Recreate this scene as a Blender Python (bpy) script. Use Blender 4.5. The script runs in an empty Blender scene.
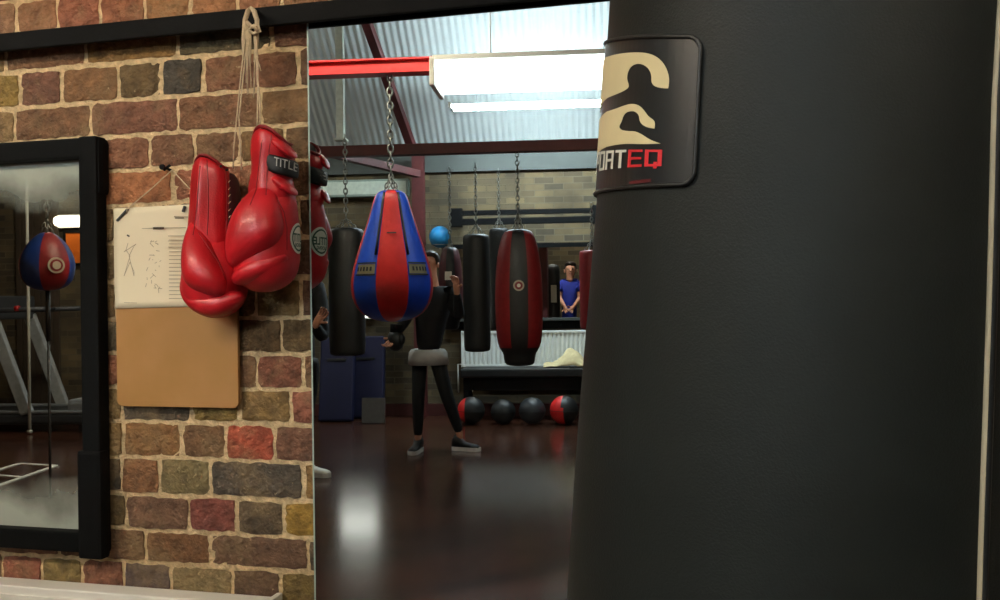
import bpy, bmesh, math, random
from mathutils import Vector, Matrix
from mathutils.bvhtree import BVHTree
R = random.Random(7)
S = bpy.context.scene
COL = S.collection
PI = math.pi

# ------------------------------------------------------------------ camera
F = 900.0
TH = math.radians(14.0)
RHO = 0.0133
CAM = Vector((0, -1.65, 1.35))
FW = Vector((-math.sin(TH), math.cos(TH), 0))
RT0 = Vector((math.cos(TH), math.sin(TH), 0))
UP0 = Vector((0, 0, 1))
RT = RT0 * math.cos(RHO) - UP0 * math.sin(RHO)
UP = RT0 * math.sin(RHO) + UP0 * math.cos(RHO)
cd = bpy.data.cameras.new('camera'); cam = bpy.data.objects.new('camera', cd); COL.objects.link(cam)
cd.sensor_width = 36; cd.lens = F * 36 / 1000; cd.clip_start = 0.02
m = Matrix((RT, UP, -FW)).transposed().to_4x4(); m.translation = CAM
cam.matrix_world = m
S.camera = cam

def ray(px, py): return FW + RT * ((px - 500) / F) - UP * ((py - 300) / F)
def wallpt(px, py, off=0.0):                       # a point of the front wall plane (y = -off)
    d = ray(px, py); return CAM + d * ((-off - CAM.y) / d.y)
YM = -0.020                                         # plane of the mirror glass
def flip(p): return Vector((p.x, 2 * YM - p.y, p.z))
def virt(px, py, Z): return flip(CAM + ray(px, py) * Z)      # where a thing seen in the mirror really stands
def vfloor(px, py, h=0.0):
    d = ray(px, py); return flip(CAM + d * ((h - CAM.z) / d.z))
RA = math.radians(9.0)                              # the hall is not square to the mirror wall
E1 = Vector((math.cos(RA), -math.sin(RA), 0)); E2 = Vector((-math.sin(RA), -math.cos(RA), 0))
YAW = -RA
PF = flip(CAM + (FW + RT * ((450 - 500) / F)) * 10.6); PF.z = 0
def farpt(px, py, off=0.0):                         # point on the far wall (off metres in front of it)
    d = ray(px, py); d = Vector((d.x, -d.y, d.z)); c = flip(CAM)
    n = E2; t = ((PF - E2 * off - c).dot(n)) / d.dot(n)
    return c + d * t
def roomz(px, py, w):                               # point at distance w from far wall
    return farpt(px, py, w)
SC = lambda Z: Z / F

# ------------------------------------------------------------------ materials
def lin(c):
    return tuple(((x / 255) / 12.92 if x / 255 <= 0.04045 else ((x / 255 + 0.055) / 1.055) ** 2.4) for x in c)
MATS = {}
def mat(name, rgb, rough=0.6, metal=0.0, noise=0.12, nscale=20.0, bump=0.0, bscale=80.0, emit=None, estr=0.0, coat=0.0, spec=0.5, attr=None, rgb2=None):
    if name in MATS: return MATS[name]
    m = bpy.data.materials.new(name); m.use_nodes = True
    nt = m.node_tree; n = nt.nodes; l = nt.links; n.clear()
    out = n.new('ShaderNodeOutputMaterial'); b = n.new('ShaderNodeBsdfPrincipled'); l.new(b.outputs[0], out.inputs[0])
    tc = n.new('ShaderNodeTexCoord'); nz = n.new('ShaderNodeTexNoise'); nz.inputs['Scale'].default_value = nscale; nz.inputs['Detail'].default_value = 6
    l.new(tc.outputs['Object'], nz.inputs['Vector'])
    mr = n.new('ShaderNodeMapRange'); mr.inputs['From Min'].default_value = 0.3; mr.inputs['From Max'].default_value = 0.7
    l.new(nz.outputs['Fac'], mr.inputs['Value'])
    c = lin(rgb); c2 = lin(rgb2) if rgb2 else None
    mx = n.new('ShaderNodeMix'); mx.data_type = 'RGBA'
    if attr:
        a = n.new('ShaderNodeAttribute'); a.attribute_name = attr
        mr.inputs['To Min'].default_value = 1 - noise; mr.inputs['To Max'].default_value = 1 + noise
        vm = n.new('ShaderNodeVectorMath'); vm.operation = 'SCALE'
        l.new(a.outputs['Color'], vm.inputs[0]); l.new(mr.outputs[0], vm.inputs['Scale'])
        col = vm.outputs[0]
    else:
        mx.inputs[6].default_value = tuple(x * (1 - noise) for x in c) + (1,)
        mx.inputs[7].default_value = tuple(x * (1 + noise) for x in (c2 or c)) + (1,)
        l.new(mr.outputs[0], mx.inputs[0]); col = mx.outputs[2]
    l.new(col, b.inputs['Base Color'])
    b.inputs['Roughness'].default_value = rough; b.inputs['Metallic'].default_value = metal
    b.inputs['Specular IOR Level'].default_value = spec
    if coat: b.inputs['Coat Weight'].default_value = coat; b.inputs['Coat Roughness'].default_value = 0.15
    if bump:
        nb = n.new('ShaderNodeTexNoise'); nb.inputs['Scale'].default_value = bscale; nb.inputs['Detail'].default_value = 4
        l.new(tc.outputs['Object'], nb.inputs['Vector'])
        bp = n.new('ShaderNodeBump'); bp.inputs['Strength'].default_value = bump; bp.inputs['Distance'].default_value = 0.004 if bump < .9 else .009
        l.new(nb.outputs['Fac'], bp.inputs['Height']); l.new(bp.outputs[0], b.inputs['Normal'])
    if emit:
        b.inputs['Emission Color'].default_value = tuple(emit) + (1,); b.inputs['Emission Strength'].default_value = estr
    MATS[name] = m
    return m

def wavy(m, axis_scale, strength, dist=0.02, bands='X'):
    nt = m.node_tree; n = nt.nodes; l = nt.links
    b = [x for x in n if x.type == 'BSDF_PRINCIPLED'][0]; tc = [x for x in n if x.type == 'TEX_COORD'][0]
    w = n.new('ShaderNodeTexWave'); w.bands_direction = bands; w.inputs['Scale'].default_value = axis_scale; w.inputs['Distortion'].default_value = 0
    l.new(tc.outputs['Object'], w.inputs['Vector'])
    bp = n.new('ShaderNodeBump'); bp.inputs['Strength'].default_value = strength; bp.inputs['Distance'].default_value = dist
    l.new(w.outputs['Fac'], bp.inputs['Height']); l.new(bp.outputs[0], b.inputs['Normal'])

def brick_mat(name, c1, c2, cm, scale=1.0):
    m = bpy.data.materials.new(name); m.use_nodes = True
    nt = m.node_tree; n = nt.nodes; l = nt.links; n.clear()
    out = n.new('ShaderNodeOutputMaterial'); b = n.new('ShaderNodeBsdfPrincipled'); l.new(b.outputs[0], out.inputs[0])
    uv = n.new('ShaderNodeUVMap')
    t = n.new('ShaderNodeTexBrick'); t.inputs['Scale'].default_value = 1.0
    t.inputs['Brick Width'].default_value = 0.225; t.inputs['Row Height'].default_value = 0.075; t.inputs['Mortar Size'].default_value = 0.006
    t.inputs['Color1'].default_value = lin(c1) + (1,); t.inputs['Color2'].default_value = lin(c2) + (1,); t.inputs['Mortar'].default_value = lin(cm) + (1,)
    nz = n.new('ShaderNodeTexNoise'); nz.inputs['Scale'].default_value = 2.2; nz.inputs['Detail'].default_value = 8
    l.new(uv.outputs[0], nz.inputs['Vector']); l.new(uv.outputs[0], t.inputs['Vector'])
    mr = n.new('ShaderNodeMapRange'); mr.inputs['From Min'].default_value = .3; mr.inputs['From Max'].default_value = .7
    mr.inputs['To Min'].default_value = .55; mr.inputs['To Max'].default_value = 1.3; l.new(nz.outputs['Fac'], mr.inputs['Value'])
    vm = n.new('ShaderNodeVectorMath'); vm.operation = 'SCALE'; l.new(t.outputs['Color'], vm.inputs[0]); l.new(mr.outputs[0], vm.inputs['Scale'])
    l.new(vm.outputs[0], b.inputs['Base Color']); b.inputs['Roughness'].default_value = .9
    bp = n.new('ShaderNodeBump'); bp.inputs['Strength'].default_value = .8; bp.inputs['Distance'].default_value = .01; bp.invert = True
    l.new(t.outputs['Fac'], bp.inputs['Height']); l.new(bp.outputs[0], b.inputs['Normal'])
    return m

M_ORG = mat('red_leather', (184, 16, 26), .42, noise=.14, nscale=14, bump=.14, bscale=260, coat=.15, rgb2=(196, 26, 36))
M_BLK_LEATHER = mat('black_vinyl', (25, 28, 26), .56, noise=.10, nscale=9, bump=.14, bscale=600, spec=.24)
M_BAG_BLACK = mat('dull_black_vinyl', (22, 24, 24), .5, noise=.2, nscale=8, bump=.2, bscale=60)
M_BLACK_PAINT = mat('black_paint', (10, 10, 10), .75, noise=.25, nscale=12, bump=.3, bscale=60, spec=.15)
M_BLACK_FRAME = mat('black_wood_frame', (6, 7, 7), .75, noise=.25, nscale=25, bump=.3, bscale=40, spec=.14)
M_RED_STEEL = mat('red_painted_steel', (190, 22, 28), .45, noise=.12, nscale=9, bump=.15)
M_DKRED_STEEL = mat('dull_red_steel', (78, 24, 24), .6, noise=.2, nscale=9, bump=.15)
M_CHROME = mat('chain_metal', (120, 120, 115), .45, metal=.9, noise=.1)
M_STEEL = mat('grey_metal', (120, 122, 124), .4, metal=.6, noise=.1)
M_WHITE = mat('white_paint', (250, 247, 238), .4, noise=.05, nscale=6)
M_WHITEGLOSS = mat('white_radiator_enamel', (222, 224, 218), .35, noise=.04)
M_CREAM = mat('cream_print', (226, 208, 158), .6, noise=.05)
M_WHITE_PRINT = mat('white_print', (225, 222, 205), .6, noise=.03)
M_RED_PRINT = mat('red_print', (214, 44, 50), .5, noise=.04)
M_GREEN_PRINT = mat('green_print', (52, 84, 62), .6, noise=.1)
M_LABEL = mat('black_gloss_patch', (30, 33, 34), .32, noise=.1, nscale=12, spec=.6)
M_LACE = mat('cream_cotton_lace', (206, 184, 150), .9, noise=.15, nscale=150, bump=.5, bscale=400)
M_BOARD = mat('tan_hardboard', (176, 128, 66), .6, noise=.12, nscale=14, bump=.08, rgb2=(166, 120, 68))
M_PAPER = mat('cream_paper', (240, 226, 192), .7, noise=.03, nscale=5)
M_INK = mat('faded_ink', (176, 160, 130), .8)
M_INK_DARK = mat('dark_ink', (70, 62, 52), .8)
M_BLUE = mat('blue_vinyl', (16, 64, 176), .42, noise=.1, bump=.15)
M_RED_V = mat('red_vinyl', (186, 26, 26), .42, noise=.1, bump=.15)
M_DKRED_V = mat('dull_red_vinyl', (120, 18, 22), .45, noise=.15, bump=.15)
M_NAVY = mat('dark_blue_canvas', (6, 10, 48), .6, noise=.2, nscale=6)
M_ROYAL = mat('blue_cotton', (22, 42, 150), .8, noise=.15)
M_SKYBALL = mat('sky_blue_rubber', (40, 140, 200), .3, noise=.05, coat=.3)
M_BLACKCLOTH = mat('black_cotton', (13, 14, 17), .9, noise=.2)
M_WHITECLOTH = mat('grey_white_cotton', (190, 190, 186), .9, noise=.05)
M_SKIN = mat('skin', (196, 140, 112), .55, noise=.06)
M_HAIR = mat('dark_hair', (40, 26, 20), .6, noise=.2, nscale=60, bump=.4)
M_SOLE = mat('white_rubber', (215, 213, 208), .5)
M_GREYP = mat('grey_plastic', (120, 124, 126), .45, noise=.08)
M_DKGREYP = mat('dark_grey_plastic', (52, 54, 56), .5, noise=.1)
M_ORANGE = mat('orange_painted_door', (236, 118, 34), .5, noise=.06, nscale=3)
M_TOWEL = mat('cream_towel', (214, 196, 150), .95, noise=.1, nscale=30, bump=.6)
M_ROPE = mat('pale_rope', (180, 176, 160), .9, noise=.1)
M_GREYPANEL = mat('grey_green_boarding', (66, 70, 66), .7, noise=.15, nscale=4)
M_DARKPANEL = mat('dim_wall_brown', (62, 50, 36), .7, noise=.2, nscale=4)
M_SCREEN = mat('lit_phone_screen', (60, 110, 150), .2, emit=(.35, .65, .9), estr=.6)
M_FLAP = mat('grey_canvas_label', (120, 118, 100), .8)

# ------------------------------------------------------------------ mesh helpers
def new_obj(name, verts, faces, material, parent=None, smooth=False, mats=None, fm=None):
    me = bpy.data.meshes.new(name); me.from_pydata([tuple(v) for v in verts], [], faces); me.update()
    for mm in (mats or [material]): me.materials.append(mm)
    if fm:
        for i, p in enumerate(me.polygons): p.material_index = fm[i]
    if smooth:
        for p in me.polygons: p.use_smooth = True
    o = bpy.data.objects.new(name, me); COL.objects.link(o)
    if parent is not None: o.parent = parent
    return o
def from_bm(name, bm, material, parent=None, smooth=True, mats=None):
    me = bpy.data.meshes.new(name)
    bmesh.ops.recalc_face_normals(bm, faces=bm.faces)
    bm.to_mesh(me); bm.free()
    for mm in (mats or [material]): me.materials.append(mm)
    if smooth:
        for p in me.polygons: p.use_smooth = True
    o = bpy.data.objects.new(name, me); COL.objects.link(o)
    if parent is not None: o.parent = parent
    return o
def empty(name, loc=(0, 0, 0), rz=0.0):
    o = bpy.data.objects.new(name, None); COL.objects.link(o); o.location = loc; o.rotation_euler = (0, 0, rz); o.empty_display_size = .05
    return o
def tag(o, label, cat, group=None, kind=None):
    o['label'] = label; o['category'] = cat
    if group: o['group'] = group
    if kind: o['kind'] = kind
    return o
def structure(o, label=None):
    o['kind'] = 'structure'
    return o
class MB:
    def __init__(s): s.bm = bmesh.new()
    def box(s, c, size, rz=0, mt=None, bev=0.0, mi=0):
        M = (mt or Matrix.Identity(4)) @ Matrix.Translation(c) @ Matrix.Rotation(rz, 4, 'Z') @ Matrix.Diagonal((*size, 1))
        r = bmesh.ops.create_cube(s.bm, size=1, matrix=M)
        fs = {f for v in r['verts'] for f in v.link_faces}
        if bev:
            es = {e for v in r['verts'] for e in v.link_edges}
            rr = bmesh.ops.bevel(s.bm, geom=list(es), offset=bev, segments=2, affect='EDGES', profile=.6)
            fs = {f for f in fs if f.is_valid} | set(rr['faces'])
        for f in fs: f.material_index = mi
        return s
    def bar(s, a, b, w, h=None, mi=0, bev=0.0, up=Vector((0, 0, 1))):
        a = Vector(a); b = Vector(b); h = h or w; d = (b - a); L = d.length; z = d.normalized()
        x = up.cross(z)
        if x.length < 1e-3: x = Vector((1, 0, 0))
        x.normalize(); y = z.cross(x)
        M = Matrix((x, y, z)).transposed().to_4x4(); M.translation = (a + b) / 2
        return s.box((0, 0, 0), (w, h, L), mt=M, bev=bev, mi=mi)
    def tube(s, pts, r, n=8, closed=False, mi=0):
        pts = [Vector(p) for p in pts]; rs = r if isinstance(r, (list, tuple)) else [r] * len(pts)
        N = len(pts); rings = []; prev = None
        for i, p in enumerate(pts):
            if closed: t = pts[(i + 1) % N] - pts[i - 1]
            else: t = pts[min(i + 1, N - 1)] - pts[max(i - 1, 0)]
            t.normalize()
            if prev is None:
                a = Vector((0, 0, 1)) if abs(t.z) < .9 else Vector((1, 0, 0)); x = a.cross(t).normalized()
            else: x = (prev - t * prev.dot(t)).normalized()
            prev = x; y = t.cross(x)
            rings.append([s.bm.verts.new(p + (x * math.cos(2 * PI * k / n) + y * math.sin(2 * PI * k / n)) * rs[i]) for k in range(n)])
        for i in range(N if closed else N - 1):
            A = rings[i]; B = rings[(i + 1) % N]
            for k in range(n):
                f = s.bm.faces.new((A[k], A[(k + 1) % n], B[(k + 1) % n], B[k])); f.material_index = mi
        if not closed:
            s.bm.faces.new(rings[0][::-1]).material_index = mi; s.bm.faces.new(rings[-1]).material_index = mi
        return s
    def ball(s, c, r, sc=(1, 1, 1), u=20, v=12, mi=0):
        M = Matrix.Translation(c) @ Matrix.Diagonal((sc[0] * r, sc[1] * r, sc[2] * r, 1))
        q = bmesh.ops.create_uvsphere(s.bm, u_segments=u, v_segments=v, radius=1, matrix=M)
        for f in {f for vv in q['verts'] for f in vv.link_faces}: f.material_index = mi
        return s
    def lathe(s, prof, c=(0, 0, 0), n=24, mi=None, sx=1, sy=1):
        c = Vector(c); rings = []
        for (r, z) in prof:
            rings.append([s.bm.verts.new(c + Vector((r * sx * math.cos(2 * PI * k / n), r * sy * math.sin(2 * PI * k / n), z))) for k in range(n)])
        for i in range(len(prof) - 1):
            for k in range(n):
                f = s.bm.faces.new((rings[i][k], rings[i][(k + 1) % n], rings[i + 1][(k + 1) % n], rings[i + 1][k]))
                f.material_index = mi(k, i) if mi else 0
        for rg in (rings[0][::-1], rings[-1]):
            f = s.bm.faces.new(rg); f.material_index = mi(0, 0) if mi else 0
        return s
    def quad(s, a, b, c, d, mi=0):
        f = s.bm.faces.new([s.bm.verts.new(Vector(p)) for p in (a, b, c, d)]); f.material_index = mi; return s
    def build(s, name, material, parent=None, smooth=False, mats=None):
        return from_bm(name, s.bm, material, parent, smooth, mats)
def chain_mb(a, b, link=.034, wire=.0042, mb=None, rad=.009):
    mb = mb or MB(); a = Vector(a); b = Vector(b); d = b - a; L = d.length; d.normalize()
    x = Vector((0, 1, 0)).cross(d)
    if x.length < .1: x = Vector((1, 0, 0))
    x.normalize(); y = d.cross(x)
    n = max(2, int(L / (link * .74))); st = L / n
    for i in range(n):
        c = a + d * (st * (i + .5)); s = x if i % 2 else y
        pts = []
        for k in range(10):
            an = 2 * PI * k / 10
            pts.append(c + s * (rad * math.cos(an)) + d * (link * .5 * math.sin(an)))
        mb.tube(pts, wire, n=5, closed=True)
    return mb

def skin(name, nodes, edges, material, parent=None, sub=1):
    """nodes: list of (pos, rx, ry)"""
    me = bpy.data.meshes.new(name); me.from_pydata([tuple(p[0]) for p in nodes], edges, [])
    o = bpy.data.objects.new(name, me); COL.objects.link(o)
    md = o.modifiers.new('s', 'SKIN'); md.use_smooth_shade = True
    for i, v in enumerate(me.skin_vertices[0].data):
        v.radius = (nodes[i][1], nodes[i][2]); v.use_root = (i == 0)
    sb = o.modifiers.new('u', 'SUBSURF'); sb.levels = sub; sb.render_levels = sub
    dg = bpy.context.evaluated_depsgraph_get(); dg.update()
    m2 = bpy.data.meshes.new_from_object(o.evaluated_get(dg)); m2.name = name
    bpy.data.objects.remove(o); bpy.data.meshes.remove(me)
    m2.materials.clear(); m2.materials.append(material)
    for p in m2.polygons: p.use_smooth = True
    o = bpy.data.objects.new(name, m2); COL.objects.link(o)
    if parent is not None: o.parent = parent
    return o

# ------------------------------------------------------------------ the front brick wall, traced course by course
XR = (100, 300)
BEDS = [(27, 8), (64, 49), (102, 87), (137, 125), (170, 162), (205, 199), (243, 238), (283, 276), (320, 317), (351, 355), (386, 390), (421, 424), (456, 462), (492, 501), (526, 538), (558, 573)]
def bedz(i):                                          # height of bed joint i on the wall
    a = wallpt(100, BEDS[i][0]).z; b = wallpt(300, BEDS[i][1]).z; return (a + b) / 2
ZB = [bedz(i) for i in range(len(BEDS))]
pitch = (ZB[0] - ZB[-1]) / (len(BEDS) - 1)
while ZB[-1] > -.02: ZB.append(ZB[-1] - pitch)
top_extra = []
z = ZB[0]
while z < 4.9: z += pitch; top_extra.append(z)
NTOP = len(top_extra)
ZB = top_extra[::-1] + ZB
TR = {0: [(-30, 17, (150, 112, 92)), (17, 58, (146, 104, 82)), (58, 100, (146, 92, 76)), (100, 145, (150, 96, 76)), (145, 191, (160, 112, 80)), (191, 238, (160, 112, 84)), (238, 282, (152, 106, 84)), (282, 330, (146, 100, 80))],
      1: [(-80, 6, (140, 112, 80)), (6, 86, (122, 88, 68)), (86, 178, (130, 98, 60)), (178, 272, (84, 76, 60)), (272, 330, (112, 74, 62))],
      2: [(-22, 20, (140, 115, 68)), (20, 62, (112, 78, 68)), (62, 119, (126, 92, 68)), (119, 162, (98, 80, 58)), (162, 204, (66, 62, 60)), (204, 299, (122, 84, 68)), (299, 345, (96, 72, 60))],
      3: [(-65, 15, (138, 112, 84)), (15, 91, (116, 84, 66)), (91, 179, (118, 80, 68)), (179, 262, (116, 82, 64)), (262, 345, (122, 92, 68))],
      4: [(60, 105, (118, 84, 66)), (105, 150, (124, 84, 68)), (150, 196, (116, 82, 66)), (196, 240, (112, 82, 64)), (240, 285, (110, 84, 58)), (285, 328, (104, 80, 60))],
      5: [(100, 173, (156, 102, 74)), (173, 258, (138, 88, 72)), (258, 345, (110, 82, 62))],
      6: [(60, 116, (130, 104, 76)), (116, 160, (110, 80, 62)), (160, 204, (110, 80, 62)), (204, 250, (116, 80, 62)), (250, 300, (96, 66, 52)), (300, 345, (96, 70, 52))],
      7: [(85, 170, (116, 96, 72)), (170, 256, (112, 80, 60)), (256, 340, (98, 66, 54))],
      8: [(72, 116, (122, 98, 72)), (116, 160, (110, 80, 62)), (160, 212, (110, 80, 62)), (212, 256, (104, 84, 58)), (256, 301, (116, 94, 60)), (301, 345, (106, 72, 60))],
      9: [(90, 190, (90, 80, 68)), (190, 237, (96, 76, 54)), (237, 282, (96, 74, 52)), (282, 330, (88, 70, 48))],
      10: [(85, 120, (132, 84, 68)), (120, 200, (110, 80, 62)), (200, 258, (106, 76, 56)), (258, 304, (116, 72, 60)), (304, 345, (108, 78, 60))],
      11: [(80, 123, (134, 108, 76)), (123, 192, (84, 74, 66)), (192, 240, (124, 102, 60)), (240, 291, (124, 98, 64)), (291, 340, (142, 88, 76))],
      12: [(80, 124, (134, 106, 72)), (124, 182, (132, 94, 62)), (182, 226, (116, 86, 66)), (226, 274.6, (160, 78, 62)), (274.6, 325, (112, 78, 66))],
      13: [(80, 122, (66, 58, 50)), (122, 160, (130, 92, 68)), (160, 212, (120, 106, 80)), (212, 304, (80, 72, 68)), (304, 345, (134, 102, 64))],
      14: [(84, 127, (98, 80, 56)), (127, 190, (110, 82, 70)), (190, 237, (126, 72, 68)), (237, 284, (84, 72, 62)), (284, 330, (150, 118, 58))],
      15: [(60, 146, (106, 78, 60)), (146, 211, (116, 82, 60)), (211, 308, (104, 78, 66)), (308, 350, (86, 72, 60))],
      16: [(-42, 3, (120, 90, 70)), (3, 43, (132, 80, 70)), (43, 83, (124, 106, 72)), (83, 124, (128, 86, 74)), (124, 171, (88, 76, 80)), (171, 233, (134, 116, 90)), (233, 281, (94, 72, 62)), (281, 330, (112, 94, 60))]}
PAL = [(122, 88, 68), (130, 98, 60), (112, 78, 68), (96, 80, 58), (140, 96, 72), (116, 82, 66), (84, 74, 66), (132, 84, 68), (150, 112, 84), (124, 102, 66)]
XL0, XR0 = -9.0, 3.2
def brick_wall():
    V = []; Fc = []; Cc = []
    def add(x0, x1, z0, z1, col, fine):
        nx, nz = ((max(3, int((x1 - x0) / .014)), 6) if fine else (3, 2))
        g = .0042; x0 += g + R.uniform(-.001, .002); x1 -= g + R.uniform(-.001, .002); z0 += g + R.uniform(-.0008, .0022); z1 -= g + R.uniform(-.0008, .0022)
        dep = R.uniform(.003, .006); tilt = R.uniform(-.0015, .0015)
        ph = [R.uniform(0, 6.3) for _ in range(6)]
        base = len(V)
        for j in range(nz + 1):
            for i in range(nx + 1):
                u = i / nx; v = j / nz
                x = x0 + (x1 - x0) * u; zz = z0 + (z1 - z0) * v
                e = min(u * (x1 - x0), (1 - u) * (x1 - x0), v * (z1 - z0), (1 - v) * (z1 - z0))
                y = dep + tilt * (u - .5) * 2
                if fine:
                    y += .0011 * math.sin(x * 140 + ph[0]) * math.sin(zz * 170 + ph[1]) + .0009 * math.sin(x * 260 + zz * 90 + ph[2]) + R.uniform(-.0005, .0005)
                    # ragged arrises, rounded corners
                    if i in (0, nx): x += R.uniform(-.0022, .0022) + (.0018 if i == 0 else -.0018) * (1 if j in (0, nz) else 0)
                    if j in (0, nz): zz += R.uniform(-.002, .002) + (.0016 if j == 0 else -.0016) * (1 if i in (0, nx) else 0)
                if i in (0, nx) or j in (0, nz): y -= .0022
                V.append((x, -y, zz)); Cc.append(col)
        W = nx + 1
        for j in range(nz):
            for i in range(nx):
                a = base + j * W + i; Fc.append((a, a + 1, a + 1 + W, a + W))
        # sides down into the mortar
        loop = [base + i for i in range(W)] + [base + j * W + nx for j in range(1, nz + 1)] + [base + nz * W + i for i in range(nx - 1, -1, -1)] + [base + j * W for j in range(nz - 1, 0, -1)]
        b2 = len(V)
        for k in loop: V.append((V[k][0], .004, V[k][2])); Cc.append(col)
        n = len(loop)
        for k in range(n): Fc.append((loop[(k + 1) % n], loop[k], b2 + k, b2 + (k + 1) % n))
    for ci in range(-NTOP, len(ZB) - NTOP - 1 + 1):
        k = ci + NTOP - 1
        if k < 0 or k + 1 >= len(ZB): continue
        zt, zb = ZB[k], ZB[k + 1]
        lo, hi = None, None
        if ci in TR:
            for (a, b, c) in TR[ci]:
                my = None
                if ci == 0: ya = wallpt(a, 10).x; yb = wallpt(b, 10).x
                else:
                    ym = (BEDS[ci - 1][0] + BEDS[min(ci, 15)][0]) / 2
                    ya = wallpt(a, ym).x; yb = wallpt(b, ym).x
                lo = ya if lo is None else min(lo, ya); hi = yb if hi is None else max(hi, yb)
                cc = (c[0] + 3, c[1] + 1, c[2] * .90)
                add(ya, yb, zb, zt, lin(cc) + (1,), True)
        head = ci % 2 == 0
        x = hi if hi is not None else -2 + (ci % 2) * .06 + R.uniform(-.02, .02)
        s = x
        while x < XR0 + .3:
            w = (.112 if (head and R.random() < .8) else .225) + R.uniform(-.004, .004); add(x, x + w, zb, zt, lin((lambda q: (q[0] + 3, q[1] + 1, q[2] * .90))(R.choice(PAL))) + (1,), False); x += w
        x = lo if lo is not None else s
        while x > XL0 - .3:
            w = (.112 if (head and R.random() < .8) else .225) + R.uniform(-.004, .004); add(x - w, x, zb, zt, lin((lambda q: (q[0] + 3, q[1] + 1, q[2] * .90))(R.choice(PAL))) + (1,), x > -2.6 and -2 < ci < 18); x -= w
    # mortar bed: bumpy sheet behind the bricks (fine near the camera)
    nb = len(V)
    V += [(XL0 - .3, 0.0, -.02), (XR0 + .3, 0.0, -.02), (XR0 + .3, 0.0, 4.9), (XL0 - .3, 0.0, 4.9), (XL0 - .3, .25, -.02), (XR0 + .3, .25, -.02), (XR0 + .3, .25, 4.9), (XL0 - .3, .25, 4.9)]
    Cc += [lin((176, 150, 108)) + (1,)] * 8
    Fm = [0] * len(Fc)
    for f in ((0, 1, 2, 3), (5, 4, 7, 6), (0, 4, 5, 1), (3, 2, 6, 7), (0, 3, 7, 4), (1, 5, 6, 2)): Fc.append(tuple(nb + q for q in f)); Fm.append(1)
    mb_ = mat('old_brick_faces', (120, 90, 70), .9, attr='Col', noise=.42, nscale=38, bump=1.0, bscale=120)
    nt = mb_.node_tree; nn = nt.nodes; ll = nt.links
    bs_ = [q for q in nn if q.type == 'BSDF_PRINCIPLED'][0]; src = bs_.inputs['Base Color'].links[0].from_socket
    tcn = [q for q in nn if q.type == 'TEX_COORD'][0]; last = src
    for scl, lo_, hi_, c_, mx_ in ((9, .50, .68, (150, 124, 88), .55), (55, .66, .72, (205, 180, 140), .7), (70, .30, .25, (40, 32, 28), .75), (14, .40, .30, (70, 60, 52), .45)):
        q = nn.new('ShaderNodeTexNoise'); q.inputs['Scale'].default_value = scl; q.inputs['Detail'].default_value = 7; q.inputs['Roughness'].default_value = .65; ll.new(tcn.outputs['Object'], q.inputs['Vector'])
        r_ = nn.new('ShaderNodeMapRange'); r_.inputs['From Min'].default_value = lo_; r_.inputs['From Max'].default_value = hi_; r_.inputs['To Max'].default_value = mx_; ll.new(q.outputs['Fac'], r_.inputs['Value'])
        x_ = nn.new('ShaderNodeMix'); x_.data_type = 'RGBA'; x_.inputs[7].default_value = lin(c_) + (1,); ll.new(r_.outputs[0], x_.inputs[0]); ll.new(last, x_.inputs[6]); last = x_.outputs[2]
    ll.new(last, bs_.inputs['Base Color'])
    # darker flecks and pale spalls with a shape of their own
    mm = mat('lime_mortar', (214, 186, 142), .95, noise=.30, nscale=45, bump=1.0, bscale=110)
    o = new_obj('wall_front', V, Fc, None, mats=[mb_, mm], fm=Fm)
    at = o.data.color_attributes.new('Col', 'FLOAT_COLOR', 'POINT')
    flat = []
    for c in Cc: flat += list(c)
    at.data.foreach_set('color', flat)
    return structure(o)
brick_wall()

# ------------------------------------------------------------------ the hall behind the camera
def far_at(s, z=0, w=0): p = PF + E1 * s - E2 * w; return Vector((p.x, p.y, z))
def s_of(p): return (Vector(p) - PF).dot(E1)
def s_for_x(x): return (x - PF.x) / E1.x
sL, sR = s_for_x(XL0), s_for_x(XR0)
EAVE = 3.06; TAN = math.tan(math.radians(40)); CEIL = 4.75
M_FARBRICK = brick_mat('yellow_stock_brick', (100, 85, 58), (64, 56, 42), (92, 82, 62))
def uvquad(verts4, uvs, bm, uvl, mi=0):
    f = bm.faces.new([bm.verts.new(Vector(p)) for p in verts4]); f.material_index = mi
    for lp, q in zip(f.loops, uvs): lp[uvl].uv = q
def wall_panel(name, rects, a_of, material, thick_dir):
    bm = bmesh.new(); uvl = bm.loops.layers.uv.new('UVMap')
    for (s0, s1, z0, z1) in rects:
        P = [a_of(s0, z0), a_of(s1, z0), a_of(s1, z1), a_of(s0, z1)]; Q = [p + thick_dir for p in P]
        uv = [(s0, z0), (s1, z0), (s1, z1), (s0, z1)]
        uvquad(P, uv, bm, uvl); uvquad(Q[::-1], uv[::-1], bm, uvl)
        for k in range(4):
            j = (k + 1) % 4
            if k % 2 == 0: u4 = [uv[k], uv[j], (uv[j][0], uv[j][1] + .2), (uv[k][0], uv[k][1] + .2)]
            else: u4 = [uv[k], uv[j], (uv[j][0] + .2, uv[j][1]), (uv[k][0] + .2, uv[k][1])]
            uvquad([P[k], P[j], Q[j], Q[k]], u4, bm, uvl)
    me = bpy.data.meshes.new(name); bm.to_mesh(me); bm.free(); me.materials.append(material)
    o = bpy.data.objects.new(name, me); COL.objects.link(o); return structure(o)
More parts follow.
